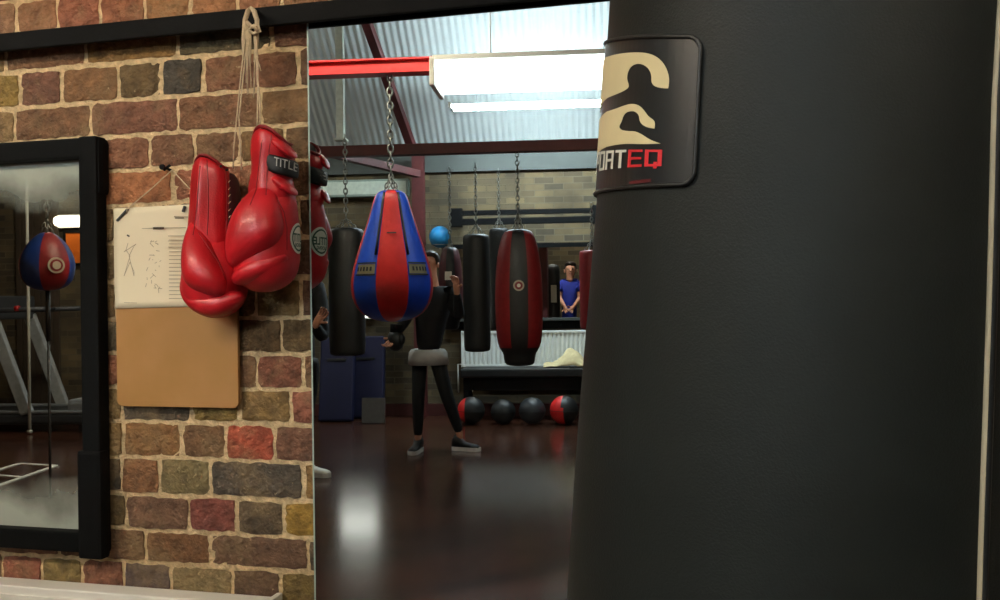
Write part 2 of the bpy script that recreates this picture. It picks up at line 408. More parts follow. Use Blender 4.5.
# opening towards the second room
oA, oB = farpt(452, 247), farpt(640, 318)
so0, so1 = s_of(oA), s_of(oB); zo1, zo0 = oA.z, farpt(540, 319).z
wall_panel('wall_back', [(sL, so0, 0, EAVE), (so1, sR, 0, EAVE), (so0, so1, 0, zo0), (so0, so1, zo1, EAVE)], lambda s, z: far_at(s, z), M_FARBRICK, E2 * .2)
wall_panel('wall_left', [(PF.y + E1.y * sL - .3, .0, 0, CEIL)], lambda s, z: Vector((XL0, s, z)), M_FARBRICK, Vector((-.2, 0, 0)))
wall_panel('wall_right', [(PF.y + E1.y * sR - .3, .0, 0, CEIL)], lambda s, z: Vector((XR0, s, z)), M_FARBRICK, Vector((.2, 0, 0)))
# second room: side walls and back wall
D2 = 3.4
wall_panel('wall_far', [(so0 - 1.2, so1 + 1.2, 0, EAVE)], lambda s, z: far_at(s, z, -D2), M_FARBRICK, E2 * .1)
wall_panel('wall_inner_left', [(0, 1, 0, EAVE)], lambda s, z: far_at(so0 - 1.2, z, -.2 - s * (D2 - .2)), M_FARBRICK, -E1 * .1)
wall_panel('wall_inner_right', [(0, 1, 0, EAVE)], lambda s, z: far_at(so1 + 1.2, z, -.2 - s * (D2 - .2)), M_FARBRICK, E1 * .1)
b = MB(); P = [far_at(so0 - 1.2, 0, -.2), far_at(so1 + 1.2, 0, -.2), far_at(so1 + 1.2, 0, -D2), far_at(so0 - 1.2, 0, -D2)]
b.quad(*[p + Vector((0, 0, EAVE)) for p in P]); b.quad(*[p + Vector((0, 0, EAVE + .1)) for p in P])
structure(b.build('ceiling_inner', M_GREYPANEL))

# floor
mf = bpy.data.materials.new('dark_varnished_boards'); mf.use_nodes = True
nt = mf.node_tree; n = nt.nodes; l = nt.links; n.clear()
out = n.new('ShaderNodeOutputMaterial'); bs = n.new('ShaderNodeBsdfPrincipled'); l.new(bs.outputs[0], out.inputs[0])
tc = n.new('ShaderNodeTexCoord'); mp = n.new('ShaderNodeMapping'); mp.inputs['Rotation'].default_value = (0, 0, math.radians(40)); l.new(tc.outputs['Object'], mp.inputs['Vector'])
br = n.new('ShaderNodeTexBrick'); br.inputs['Scale'].default_value = 1; br.inputs['Brick Width'].default_value = 2.2; br.inputs['Row Height'].default_value = .12; br.inputs['Mortar Size'].default_value = .0015
br.inputs['Color1'].default_value = lin((72, 42, 30)) + (1,); br.inputs['Color2'].default_value = lin((50, 30, 22)) + (1,); br.inputs['Mortar'].default_value = lin((14, 10, 9)) + (1,)
l.new(mp.outputs[0], br.inputs['Vector']); nz = n.new('ShaderNodeTexNoise'); nz.inputs['Scale'].default_value = .7; nz.inputs['Detail'].default_value = 1; l.new(tc.outputs['Object'], nz.inputs['Vector'])
l.new(br.outputs['Color'], bs.inputs['Base Color'])
mr = n.new('ShaderNodeMapRange'); mr.inputs['From Min'].default_value = 0; mr.inputs['From Max'].default_value = 1; mr.inputs['To Min'].default_value = .10; mr.inputs['To Max'].default_value = .26
l.new(nz.outputs['Fac'], mr.inputs['Value']); l.new(mr.outputs[0], bs.inputs['Roughness'])
bp = n.new('ShaderNodeBump'); bp.inputs['Strength'].default_value = .5; bp.inputs['Distance'].default_value = .002; bp.invert = True; l.new(br.outputs['Fac'], bp.inputs['Height']); l.new(bp.outputs[0], bs.inputs['Normal'])
n2_ = n.new('ShaderNodeTexNoise'); n2_.inputs['Scale'].default_value = 5; n2_.inputs['Detail'].default_value = 6; l.new(tc.outputs['Object'], n2_.inputs['Vector'])
m2_ = n.new('ShaderNodeMapRange'); m2_.inputs['From Min'].default_value = .3; m2_.inputs['From Max'].default_value = .7; m2_.inputs['To Min'].default_value = .75; m2_.inputs['To Max'].default_value = 1.3; l.new(n2_.outputs['Fac'], m2_.inputs['Value'])
v2_ = n.new('ShaderNodeVectorMath'); v2_.operation = 'SCALE'; l.new(br.outputs['Color'], v2_.inputs[0]); l.new(m2_.outputs[0], v2_.inputs['Scale']); l.new(v2_.outputs[0], bs.inputs['Base Color'])
b = MB(); q = [Vector((XL0, .0, 0)), Vector((XR0, .0, 0)), far_at(sR, 0, -4), far_at(sL, 0, -4)]
b.quad(*q); b.quad(*[p - Vector((0, 0, .1)) for p in q])
structure(b.build('floor', mf))

# roof: corrugated slope over the far wall, flat corrugated sheets over the rest
mroof = mat('pale_corrugated_sheet', (190, 196, 194), .55, noise=.06, nscale=3)
run = (CEIL - EAVE) / TAN
V = []; Fc = []
per = .076; ns = int((sR - sL + .8) / (per / 6)); s0 = sL - .4
xs = [s0 + i * per / 6 for i in range(ns)]
rows = []
yflat = [0, run]
for i, s in enumerate(xs):
    a = .009 * math.cos(2 * PI * i / 6)
    p0 = far_at(s, EAVE + .02 + a, -.15); p0.z -= .15 * TAN
    p1 = far_at(s, CEIL + a, run); 
    p2 = Vector((p1.x, 0.05, CEIL + a)); p2 = p1 - E2 * ((0.3 - p1.y) / (-E2.y)); p2.z = CEIL + a
    rows.append((p0, p1, p2))
for r in rows:
    for p in r: V.append(p)
for i in range(len(rows) - 1):
    for k in range(2): Fc.append((i * 3 + k, i * 3 + 3 + k, i * 3 + 4 + k, i * 3 + 1 + k))
structure(new_obj('ceiling', V, Fc, mroof, smooth=True))

# eaves boarding and skirting on the far wall
g0 = farpt(450, 152, .0).z; g1 = farpt(450, 167, .0).z
b = MB()
b.bar(far_at(sL, (EAVE + 2.86) / 2, .03), far_at(sR, (EAVE + 2.86) / 2, .03), .05, EAVE - 2.86)
structure(b.build('trim_1', M_GREYPANEL))
b = MB(); b.bar(far_at(sL, .07, .02), far_at(sR, .07, .02), .03, .14); structure(b.build('baseboard_back', mat('dark_red_skirting', (74, 28, 24), .6)))
# window-like opening: black frame and pale sill
b = MB(); zz = (zo0 + zo1) / 2
b.bar(far_at(so0, zo1, .01), far_at(so1, zo1, .01), .06, .05); b.bar(far_at(so0, zo0, .01), far_at(so0, zo1, .01), .06, .05); b.bar(far_at(so1, zo0, .01), far_at(so1, zo1, .01), .06, .05)
wf = structure(b.build('window_1', M_BLACK_FRAME))
b = MB(); b.bar(far_at(so0 - .05, zo0, .05), far_at(so1 + .05, zo0, .05), .14, .03); wsl = b.build('window_sill', M_GREYPANEL, wf)
b = MB(); b.bar(far_at(so0 - .05, zo0 - .065, .03), far_at(so1 + .05, zo0 - .065, .03), .06, .09); b.build('apron_board', M_BLACK_FRAME, wf)

# ------------------------------------------------------------------ steelwork
def beamline(px, py, w):                              # point with distance w to far wall
    return farpt(px, py, w)
P1 = virt(375, 68, 4.4); wB = -(P1 - PF).dot(E2); zB = P1.z
o = MB().bar(far_at(sL, zB, wB), far_at(sR, zB, wB), .05, .062, bev=.004).build('steel_beam', M_RED_STEEL)
fl = MB().bar(far_at(sL, zB + .031, wB), far_at(sR, zB + .031, wB), .09, .008).build('top_flange', M_RED_STEEL, o)
fl = MB().bar(far_at(sL, zB - .031, wB), far_at(sR, zB - .031, wB), .09, .008).build('bottom_flange', M_RED_STEEL, o)
tag(o, 'bright red steel beam spanning the hall, the pear-shaped bag hangs from it', 'steel beam')
P2 = virt(515, 147, 7.0); wC = -(P2 - PF).dot(E2); zC = P2.z
o = MB().bar(far_at(sL, zC, wC), far_at(sR, zC, wC), .09, .085, bev=.004).build('steel_beam', M_DKRED_STEEL)
tag(o, 'dull dark red beam below the corrugated roof, carrying the red and black bag', 'steel beam')
a = virt(365, 18, 8.9); c = virt(413, 150, 10.3)
a2 = a + (a - c).normalized() * .45
o = MB().bar(a2, c, .09, .09, bev=.004).build('steel_rafter', M_DKRED_STEEL); tag(o, 'dark red rafter slanting down across the pale corrugated roof', 'rafter')
c1 = farpt(420, 300, .25)
o = MB().box((0, 0, (EAVE) / 2), (.035, .12, EAVE - .02)).box((0, .06, EAVE / 2), (.13, .012, EAVE - .02)).box((0, -.06, EAVE / 2), (.13, .012, EAVE - .02)).build('steel_column', M_DKRED_STEEL)
o.location = (c1.x, c1.y, 0); o.rotation_euler = (0, 0, YAW); tag(o, 'dark red steel column against the far brick wall behind the pear-shaped bag', 'steel column')
o = MB().bar(virt(296, 145, 8.8), virt(418, 174, 10.1), .08, .08, bev=.004).build('steel_brace', M_DKRED_STEEL); tag(o, 'dark red brace sloping down to the far steel column', 'brace')
pt = virt(341, 141, 9.0); rz_ = CEIL
wpt = -(pt - PF).dot(E2); rh = min(CEIL, EAVE + TAN * wpt) - .07
o = MB().box((0, 0, (rh + pt.z) / 2), (.075, .075, rh - pt.z), bev=.004).box((0, 0, pt.z + .01), (.12, .12, .02)).build('white_post', mat('off_white_post_paint', (190, 194, 180), .6)); o.location = (pt.x, pt.y, 0); o.rotation_euler = (0, 0, YAW)
tag(o, 'pale square post dropping from the roof at the left of the tall mirror view', 'post')

# red column inside the second room
c2 = farpt(544, 290, -.6)
o = MB().box((0, 0, 1.5), (.1, .1, 3.0), bev=.005).build('steel_column', M_DKRED_STEEL); o.location = (c2.x, c2.y, 0); tag(o, 'thin dark red column beyond the wall opening, left of the person in blue', 'steel column')

# ------------------------------------------------------------------ lamps
NEAR_E = 6.0
def plate(pts, y0, y1, bm=None, bevel=0):               # outline in x,z extruded in y
    bm = bm or bmesh.new(); f = bm.faces.new([bm.verts.new((p[0], y0, p[1])) for p in pts])
    r = bmesh.ops.extrude_face_region(bm, geom=[f]); vs = [g for g in r['geom'] if isinstance(g, bmesh.types.BMVert)]
    bmesh.ops.translate(bm, verts=vs, vec=(0, y1 - y0, 0)); return bm
def batten(px, py, Z, L, col, st, label, loc=None, yaw=YAW, w=.16, drop_to=None, spine=None):
    p = loc or virt(px, py, Z)
    t = empty('strip_light', p, yaw)
    MB().box((0, 0, .035 if not spine else .0), (L, spine or w, .05), bev=.006).build('housing', M_WHITE, t)
    em = mat('lit_tube_%s' % label[:9].replace(' ', '_'), (255, 255, 255), .4, emit=col, estr=st)
    for s in (-1, 1):
        MB().tube([(-L / 2 + .03, s * w * .27, -.012), (L / 2 - .03, s * w * .27, -.012)], .016, n=12).build('tube', em, t, smooth=True)
    for s in (-1, 1): MB().box((s * (L / 2 - .015), 0, -.005), (.03, w * .9, .05), bev=.004).build('end_cap', M_WHITE, t)
    if drop_to:
        for s in (-1, 1): MB().tube([(s * L * .35, 0, .06), (s * L * .35, 0, drop_to - p[2])], .004, n=6).build('hanger', M_STEEL, t)
    tag(t, label, 'light')
    return t
LP = virt(540, 104, 9.4)
batten(0, 0, 0, 1.9, (.80, .92, 1.0), 360, 'cold white strip light close under the corrugated roof slope', loc=LP, w=.3, spine=.07, drop_to=min(CEIL, EAVE + TAN * (-(LP - PF).dot(E2))) - .02)
WARM = (1.0, .86, .66)
batten(0, 0, 0, 1.8, WARM, 88, 'warm strip light hanging above the glove wall', loc=Vector((-1.9, -2.05, 2.86)), yaw=0, drop_to=CEIL - .02)
batten(0, 0, 0, 1.8, WARM, 30, 'warm strip light hanging above the big black bag', loc=Vector((1.4, -2.6, 3.3)), yaw=0, drop_to=CEIL - .02)
batten(0, 0, 0, 1.5, (1, .95, .85), 190, 'strip light hanging over the left end of the hall', loc=Vector((-5.6, -5.6, 3.9)), yaw=0, drop_to=CEIL - .02)  # unseen lamp, added to brighten the treadmill end
batten(0, 0, 0, 1.2, (1, .93, .8), 26, 'strip light on the ceiling beyond the wall opening', loc=far_at((so0 + so1) / 2, EAVE - .08, -1.2), drop_to=None)
# wide wrap-around lamp just in front of the red beam
NL = virt(437, 80, 4.15); nl_ = 1.5
lq = empty('wide_strip_light', NL + E1 * (nl_ / 2), YAW)
bm = plate([(-.13, .055), (-.15, .02), (-.12, -.035), (-.06, -.055), (.06, -.055), (.12, -.035), (.15, .02), (.13, .055)], -nl_ / 2 + .012, nl_ / 2 - .012)
bmesh.ops.rotate(bm, verts=bm.verts, cent=(0, 0, 0), matrix=Matrix.Rotation(PI / 2, 3, 'Z'))
from_bm('lit_diffuser', bm, mat('lit_wrap_diffuser', (255, 255, 255), .4, emit=(.84, .94, 1.0), estr=NEAR_E), lq, smooth=False)
MB().box((0, 0, .068), (nl_, .27, .024), bev=.004).build('housing', M_WHITE, lq)
for s in (-1, 1):
    MB().box((s * nl_ / 2, 0, .005), (.024, .30, .13), bev=.006).build('end_cap', M_WHITE, lq)
    MB().tube([(s * .5, 0, .08), (s * .5, 0, CEIL - .02 - NL.z)], .004, n=6).build('hanger', M_STEEL, lq)
tag(lq, 'dazzling wide white strip light in front of the bright red beam', 'light')

# ------------------------------------------------------------------ mirrors
mm = bpy.data.materials.new('mirror_glass'); mm.use_nodes = True
nt = mm.node_tree; n = nt.nodes; l = nt.links
bs = n['Principled BSDF']; bs.inputs['Base Color'].default_value = (.62, .67, .665, 1); bs.inputs['Metallic'].default_value = 1; bs.inputs['Roughness'].default_value = 0.004
def mirror_glass(name, x0, x1, z0, z1, material, yf=YM):
    o = MB().box(((x0 + x1) / 2, yf + .003, (z0 + z1) / 2), (x1 - x0, .006, z1 - z0)).build(name, material)
    return o
mxl = (wallpt(309, 30, -YM).x + wallpt(315, 590, -YM).x) / 2
ztop = wallpt(310, 21, -YM).z
big = mirror_glass('wall_mirror', mxl, mxl + 1.3, .3, ztop, mm)
tag(big, 'tall frameless mirror fixed to the brick wall right of the hanging gloves', 'mirror')
eg = MB().box((mxl - .0015, YM + .0035, (.3 + ztop) / 2), (.003, .008, ztop - .3)).build('polished_edge', mat('pale_glass_edge', (170, 190, 180), .25, noise=.04), big)
MB().box((mxl + .65, -.008, (.3 + ztop) / 2 - .01), (1.26, .012, ztop - .36)).build('backing_board', M_BLACK_PAINT, big)

# left framed mirror: old silvering clouded along its edges
m2 = bpy.data.materials.new('clouded_mirror_glass'); m2.use_nodes = True
nt = m2.node_tree; n = nt.nodes; l = nt.links
bs = n['Principled BSDF']; bs.inputs['Base Color'].default_value = (.80, .79, .72, 1); bs.inputs['Metallic'].default_value = 1; bs.inputs['Roughness'].default_value = .008
df = n.new('ShaderNodeBsdfDiffuse'); df.inputs['Color'].default_value = lin((186, 192, 178)) + (1,)
mix = n.new('ShaderNodeMixShader'); outn = n['Material Output']
l.new(bs.outputs[0], mix.inputs[1]); l.new(df.outputs[0], mix.inputs[2]); l.new(mix.outputs[0], outn.inputs[0])
FZ1 = wallpt(60, 140, .03).z; FZ0 = wallpt(60, 550, .03).z
FX1 = (wallpt(96, 145, .040).x + wallpt(103, 545, .040).x) / 2
FX0 = FX1 - 1.0
FWD = .043
tc = n.new('ShaderNodeTexCoord'); sp = n.new('ShaderNodeSeparateXYZ'); l.new(tc.outputs['Object'], sp.inputs[0])
def mnode(op, a, b_=None, clamp=False):
    q = n.new('ShaderNodeMath'); q.operation = op; q.use_clamp = clamp
    for i, v in enumerate((a, b_)):
        if v is None: continue
        if isinstance(v, (int, float)): q.inputs[i].default_value = v
        else: l.new(v, q.inputs[i])
    return q.outputs[0]
nz = n.new('ShaderNodeTexNoise'); nz.inputs['Scale'].default_value = 7; nz.inputs['Detail'].default_value = 6; l.new(tc.outputs['Object'], nz.inputs['Vector'])
nn = mnode('MULTIPLY', mnode('SUBTRACT', nz.outputs['Fac'], .5), .16)
dt = mnode('ADD', mnode('SUBTRACT', FZ1 - FWD, sp.outputs['Z']), nn); dbm = mnode('ADD', mnode('SUBTRACT', sp.outputs['Z'], FZ0 + FWD), nn)
dmin = mnode('MINIMUM', dt, dbm)
fac = mnode('MULTIPLY', mnode('SUBTRACT', 1.0, mnode('DIVIDE', mnode('SUBTRACT', dmin, .02), .085), True), .8, True)
l.new(fac, mix.inputs[0])
lm = empty('framed_mirror', ((FX0 + FX1) / 2, 0, FZ0))
ml = Matrix.Translation(-lm.location)
def child_world(o, par): o.parent = par; o.matrix_parent_inverse = Matrix.Translation(-par.location); return o
g = mirror_glass('glass', FX0 + FWD - .01, FX1 - FWD + .01, FZ0 + FWD - .01, FZ1 - FWD + .01, m2); child_world(g, lm)
fy = -.026
cx_, cz_ = (FX0 + FX1) / 2, (FZ0 + FZ1) / 2
for nm, c, sz in (('frame_rail', (cx_, fy, FZ1 - FWD / 2), (FX1 - FX0, .034, FWD)), ('frame_rail', (cx_, fy, FZ0 + FWD / 2), (FX1 - FX0, .034, FWD)),
                  ('frame_stile', (FX1 - FWD / 2, fy - .001, cz_), (FWD, .034, FZ1 - FZ0 + .004)), ('frame_stile', (FX0 + FWD / 2, fy - .001, cz_), (FWD, .034, FZ1 - FZ0 + .004))):
    child_world(MB().box(c, sz, bev=.005).build(nm, M_BLACK_FRAME), lm)
zs = wallpt(100, 450, .04).z
child_world(MB().box((FX1 - .024, -.034, (zs + FZ0) / 2 - .006), (.058, .03, zs - FZ0 + .01), bev=.008).build('corner_sleeve', mat('black_rubber_sleeve', (6, 6, 6), .8, spec=.15)), lm)
child_world(MB().box((FX1 - .004, -.022, (FZ1 - .06)), (.018, .036, .12), bev=.012).build('edge_tape', mat('black_tape', (8, 8, 8), .8, bump=.5, spec=.15)), lm)
child_world(MB().box((cx_, -.007, cz_), (FX1 - FX0 - .03, .012, FZ1 - FZ0 - .03)).build('backing_board', M_BLACK_PAINT), lm)
tag(lm, 'black framed mirror on the bricks left of the pinboard, clouded silvering', 'mirror')

# black rail along the top (an angle: upright web with a lip)
zt = wallpt(200, 13, .044).z; zb = wallpt(200, 32, .044).z
b = MB(); x0, x1 = XL0 + .1, 1.9
b.box(((x0 + x1) / 2, -.038, (zt + zb) / 2), (x1 - x0, .012, zt - zb), bev=.003)
b.box(((x0 + x1) / 2, -.023, zt - .005), (x1 - x0, .035, .009), bev=.003)
rail = b.build('wall_rail', M_BLACK_PAINT); tag(rail, 'black steel rail along the brick wall, above both mirrors', 'rail')
for x in (-2.3, -1.55, -.9, .2, 1.3):
    MB().box((x, -.022, (zt + zb) / 2 - .004), (.03, .022, .02)).build('bracket', M_BLACK_PAINT, rail)

# white trunking at the bottom left
zt2 = (wallpt(20, 583, .05).z + wallpt(230, 600, .05).z) / 2 - .002
xe = wallpt(272, 598, .05).x
b = MB(); b.box(((XL0 + .2 + xe) / 2, -.0345, zt2 - .055), (xe - XL0 - .2, .05, .11), bev=.004)
tr = b.build('cable_trunking', M_WHITE); tag(tr, 'white cable trunking low on the brick wall below the framed mirror', 'trunking')
MB().box(((XL0 + .2 + xe) / 2, -.061, zt2 - .055), (xe - XL0 - .2, .004, .075), bev=.001).build('cover_strip', mat('white_cover_strip', (244, 240, 230), .45), tr)
MB().box((xe - .004, -.0375, zt2 - .05), (.012, .056, .118), bev=.003).build('end_cap', M_WHITE, tr)

# ------------------------------------------------------------------ pinboard with paper
BO = .022
def wp(px, py, off): return wallpt(px, py, off)
bx0 = wp(116, 300, BO).x; bx1 = wp(237, 300, BO).x
bz1 = (wp(116, 209, BO).z + wp(237, 206, BO).z) / 2; bz0 = (wp(118, 406, BO).z + wp(237, 408, BO).z) / 2
def rrect(w, h, r, n=6):
    pts = []
    for (cx, cy, a0) in ((w / 2 - r, h / 2 - r, 0), (-w / 2 + r, h / 2 - r, 90), (-w / 2 + r, -h / 2 + r, 180), (w / 2 - r, -h / 2 + r, 270)):
        for k in range(n + 1):
            a = math.radians(a0 + 90 * k / n); pts.append((cx + r * math.cos(a), cy + r * math.sin(a)))
    return pts
def plate(pts, y0, y1, bm=None, bevel=0):               # outline in x,z extruded in y
    bm = bm or bmesh.new(); f = bm.faces.new([bm.verts.new((p[0], y0, p[1])) for p in pts])
    r = bmesh.ops.extrude_face_region(bm, geom=[f]); vs = [g for g in r['geom'] if isinstance(g, bmesh.types.BMVert)]
    bmesh.ops.translate(bm, verts=vs, vec=(0, y1 - y0, 0)); return bm
bd = empty('hanging_board', ((bx0 + bx1) / 2, 0, bz0))
bw, bh = bx1 - bx0, bz1 - bz0
bm = plate(rrect(bw, bh, .012), -.014, -BO); bmesh.ops.translate(bm, verts=bm.verts, vec=(0, 0, bh / 2))
brd = from_bm('board', bm, M_BOARD, bd, smooth=False)
tag(bd, 'tan hardboard panel hanging by a cord from a nail in the brick wall', 'board')
nl = wp(171, 170, 0)
cb = MB(); L = lambda p: Vector(p) - bd.location
cb.tube([L(wp(172, 170, .022)), L(wp(150, 190, .026)), L(wp(127, 209, .0285)), L((wp(127, 214, .0285)))], .0012, n=6)
cb.tube([L(wp(172, 170, .022)), L(wp(188, 187, .026)), L(wp(212, 208, .0295)), L(wp(212, 214, .0295))], .0012, n=6)
cb.build('hanging_cord', M_LACE, bd, smooth=True)
nb = MB(); nb.tube([(nl.x, .0, nl.z), (nl.x, -.03, nl.z + .002)], .0028, n=8); nb.tube([(nl.x, -.028, nl.z + .002), (nl.x, -.032, nl.z + .002)], .006, n=10)
nb.tube([(nl.x - .012, -.012, nl.z + .004), (nl.x - .004, -.018, nl.z - .002), (nl.x + .008, -.014, nl.z + .008)], .003, n=8)
tag(nb.build('nail', M_BLACK_PAINT), 'dark nail with a twist of tape in the bricks above the board', 'nail')
# paper
pbz0 = wp(150, 308, BO + .002).z; ppz1 = wp(150, 207, BO + .002).z
pap = empty('printed_sheet', ((bx0 + bx1) / 2, 0, pbz0))
V = []; Fc = []; nx, nzz = 24, 16
for j in range(nzz + 1):
    for i in range(nx + 1):
        u, v = i / nx, j / nzz
        cur = .004 * max(0, (u - .8) / .2) ** 2 * v + .0012 * math.sin(u * 5 + v * 3)
        V.append((-bw / 2 - .001 + u * (bw - .001), -BO - .002 - cur, v * (ppz1 - pbz0) + .003 * u))
for j in range(nzz):
    for i in range(nx): a = j * (nx + 1) + i; Fc.append((a, a + 1, a + nx + 2, a + nx + 1))
sh = new_obj('sheet', V, Fc, M_PAPER, pap, smooth=True)
sd = sh.modifiers.new('t', 'SOLIDIFY'); sd.thickness = .0003
def mark(bm, px0, py0, px1, py1, w):
    a = wp(px0, py0, BO + .0037) - pap.location; c = wp(px1, py1, BO + .0037) - pap.location
    d = (c - a).normalized(); nrm = Vector((-d.z, 0, d.x)) * w
    vs = [bm.verts.new(q) for q in (a - nrm, c - nrm, c + nrm, a + nrm)]; bm.faces.new(vs)
bm = bmesh.new(); RR = random.Random(3)
for k in range(16):                                       # blocks of small faded print
    y = 240 + k * 3.9
    mark(bm, 169, y, 169 + RR.uniform(16, 22), y, .0007)
for k in range(30):
    x = RR.uniform(146, 160); y = RR.uniform(240, 290); mark(bm, x, y, x + RR.uniform(-4, 5), y + RR.uniform(-4, 4), .0006)
fig = [(128, 243), (126, 250), (130, 256), (127, 266), (124, 276), (130, 262), (134, 272), (134, 276), (129, 256), (134, 246), (136, 244), (124, 252), (126, 250)]
for a_, c_ in zip(fig[:-1], fig[1:]): mark(bm, *a_, *c_, .0007)
for y in (236, 241, 247): mark(bm, 168, y, 192, y - .3, .0007)
mark(bm, 142, 228.5, 186, 227.5, .0006); mark(bm, 124, 302.5, 137, 303, .0006); mark(bm, 174, 216.5, 188, 217, .0012)
from_bm('faded_print', bm, M_INK, pap, smooth=False)['kind'] = 'stuff'
bm = bmesh.new(); mark(bm, 153, 228.3, 164, 228.1, .0022); mark(bm, 175, 218, 184, 218, .0009); mark(bm, 127, 235, 129.5, 236.5, .0016)
from_bm('heading_print', bm, M_INK_DARK, pap, smooth=False)['kind'] = 'stuff'
tag(pap, 'creamy white printed sheet pinned over the top half of the tan board', 'paper')
cl = MB(); cl.bar(L(wp(117, 221, .026)) + bd.location, L(wp(128, 209, .026)) + bd.location, .006, .004, bev=.001)
c2l = MB(); c2l.bar(wp(183, 212, .028), wp(185, 206, .028), .006, .004, bev=.001); tag(c2l.build('paper_clip', M_DKGREYP), 'small dark clip at the top edge of the printed sheet, beside the glove', 'clip')
tag(cl.build('paper_clip', M_DKGREYP), 'grey metal clip across the top left corner of the printed sheet', 'clip')

# ------------------------------------------------------------------ boxing gloves
def loft(rings, n=28, name='x', material=None, parent=None, sub=1, mats=None, power=2.0):
    """rings: (cx, cz, a, b, cy, sx, sharp) photo px units; slope sx tilts the ring; ridge sharpens the front"""
    V = []; Fc = []
    def pw(v, p): return math.copysign(abs(v) ** (2 / p), v)
    for r in rings:
        cx, cz, a, bdep, cy = r[:5]; sl = r[5] if len(r) > 5 else 0; rg = r[6] if len(r) > 6 else 0
        for k in range(n):
            t = 2 * PI * k / n
            ux, uy = pw(math.cos(t), power), pw(math.sin(t), power)
            yy = cy + bdep * uy
            if rg and uy < 0: yy = cy + bdep * (uy - rg * max(0, 1 - abs(ux) * 2.2))
            V.append((cx + a * ux, yy, cz + sl * a * ux - (r[7] * (1 - ux * ux) if len(r) > 7 and uy < .2 else 0)))
    N = len(rings)
    for i in range(N - 1):
        for k in range(n): Fc.append((i * n + k, i * n + (k + 1) % n, (i + 1) * n + (k + 1) % n, (i + 1) * n + k))
    for i, rv in ((0, True), (N - 1, False)):
        c = len(V); r = rings[i]; V.append((r[0], r[4], r[1]))
        for k in range(n):
            q = (i * n + (k + 1) % n, i * n + k, c) if rv else (i * n + k, i * n + (k + 1) % n, c)
            Fc.append(q)
    return V, Fc
GZ = 1.70
def glove_frame(px, py, off):
    p = wallpt(px, py, off); Z = (p - CAM).dot(FW); k = Z / F
    return p, k
SHY = .57
def mk(name, rings, org, ref, k, parent, material, n=28, power=2.0, sub=1):
    rings = [((r[0] - ref[0]) * 1.10 + ref[0] - r[4] * SHY, r[1], r[2] * 1.02) + tuple(r[3:]) for r in rings]
    V, Fc = loft(rings, n=n, power=power)
    V = [Vector(((v[0] - ref[0]) * k, v[1] * k, -(v[2] - ref[1]) * k)) for v in V]
    bm = bmesh.new(); vs = [bm.verts.new(v) for v in V]
    for f in Fc: bm.faces.new([vs[i] for i in f])
    o = from_bm(name, bm, material, parent, smooth=True)
    if sub:
        md = o.modifiers.new('u', 'SUBSURF'); md.levels = md.render_levels = sub
    return o
def bake(o):
    dg = bpy.context.evaluated_depsgraph_get(); dg.update()
    m2 = bpy.data.meshes.new_from_object(o.evaluated_get(dg)); o.modifiers.clear(); o.data = m2
    for p in m2.polygons: p.use_smooth = True
    return o
# slanting lofts: general version with oriented rings
def mk2(name, secs, ref, k, parent, material, n=24, sub=1, power=2.0):
    """secs: (cx, cz, ux, uz, halfwidth along u, halfdepth, cy) - ring spanned by in-plane direction u and depth y"""
    V = []; Fc = []
    for (cx, cz, ux, uz, a, bdep, cy) in secs:
        L_ = math.hypot(ux, uz); ux /= L_; uz /= L_
        for q in range(n):
            t = 2 * PI * q / n
            c_, s_ = math.cos(t), math.sin(t)
            c_ = math.copysign(abs(c_) ** (2 / power), c_); s_ = math.copysign(abs(s_) ** (2 / power), s_)
            V.append((((cx - ref[0]) * 1.10 - cy * SHY + ux * a * c_ * 1.02) * k, (cy + bdep * s_) * k, -(cz + uz * a * c_ - ref[1]) * k))
    N = len(secs)
    for i in range(N - 1):
        for q in range(n): Fc.append((i * n + q, i * n + (q + 1) % n, (i + 1) * n + (q + 1) % n, (i + 1) * n + q))
    for i, rv in ((0, 1), (N - 1, 0)):
        c = len(V); s = secs[i]; V.append((((s[0] - ref[0]) * 1.10 - s[6] * SHY) * k, s[6] * k, -(s[1] - ref[1]) * k))
        for q in range(n): Fc.append((i * n + (q + 1) % n, i * n + q, c) if rv else (i * n + q, i * n + (q + 1) % n, c))
    bm = bmesh.new(); vs = [bm.verts.new(v) for v in V]
    for f in Fc: bm.faces.new([vs[i] for i in f])
    o = from_bm(name, bm, material, parent, smooth=True)
    md = o.modifiers.new('u', 'SUBSURF'); md.levels = md.render_levels = sub
    return bake(o)
M_CREASE = mat('dark_red_lining', (88, 10, 14), .6)
M_INNER = mat('dark_glove_inside', (30, 16, 16), .9)
# ---- right glove
ref = (270, 210); OFF = .090
p, k = glove_frame(ref[0], ref[1], OFF)
gr = empty('boxing_glove', p)
def gp(px, pz, cy): return (((px - ref[0]) * 1.10 - cy * SHY) * k, cy * k, -(pz - ref[1]) * k)
body = bake(mk('body', [(273, 186, 20, 18, 6), (272.5, 193, 22.5, 20, 6), (272, 204, 24.5, 23, 4), (270, 216, 27, 27, 4), (268.5, 230, 29.5, 31, 4), (267, 246, 30.5, 34, 4), (266, 260, 31, 35, 4), (265.5, 271, 30, 33, 3), (265, 280, 26, 29, 3), (264, 287, 19, 22, 3), (263, 292, 9, 10, 3)], None, ref, k, gr, M_ORG, power=2.25))
thumb = mk2('thumb', [(268, 186, 1, .15, 7, 8, -8), (265, 194, 1, .15, 14, 13, -11), (260, 206, 1, .12, 20.5, 18, -15), (256.5, 219, 1, .05, 25.5, 21, -18), (254.5, 232, 1, -.08, 28.5, 22, -20), (253, 243, 1, -.25, 29.5, 21, -21), (252.5, 252, 1, -.40, 28.5, 18, -21), (253, 258, 1, -.46, 25, 13, -20), (254, 261.5, 1, -.48, 18, 7, -19)], ref, k, gr, M_ORG, power=2.2)
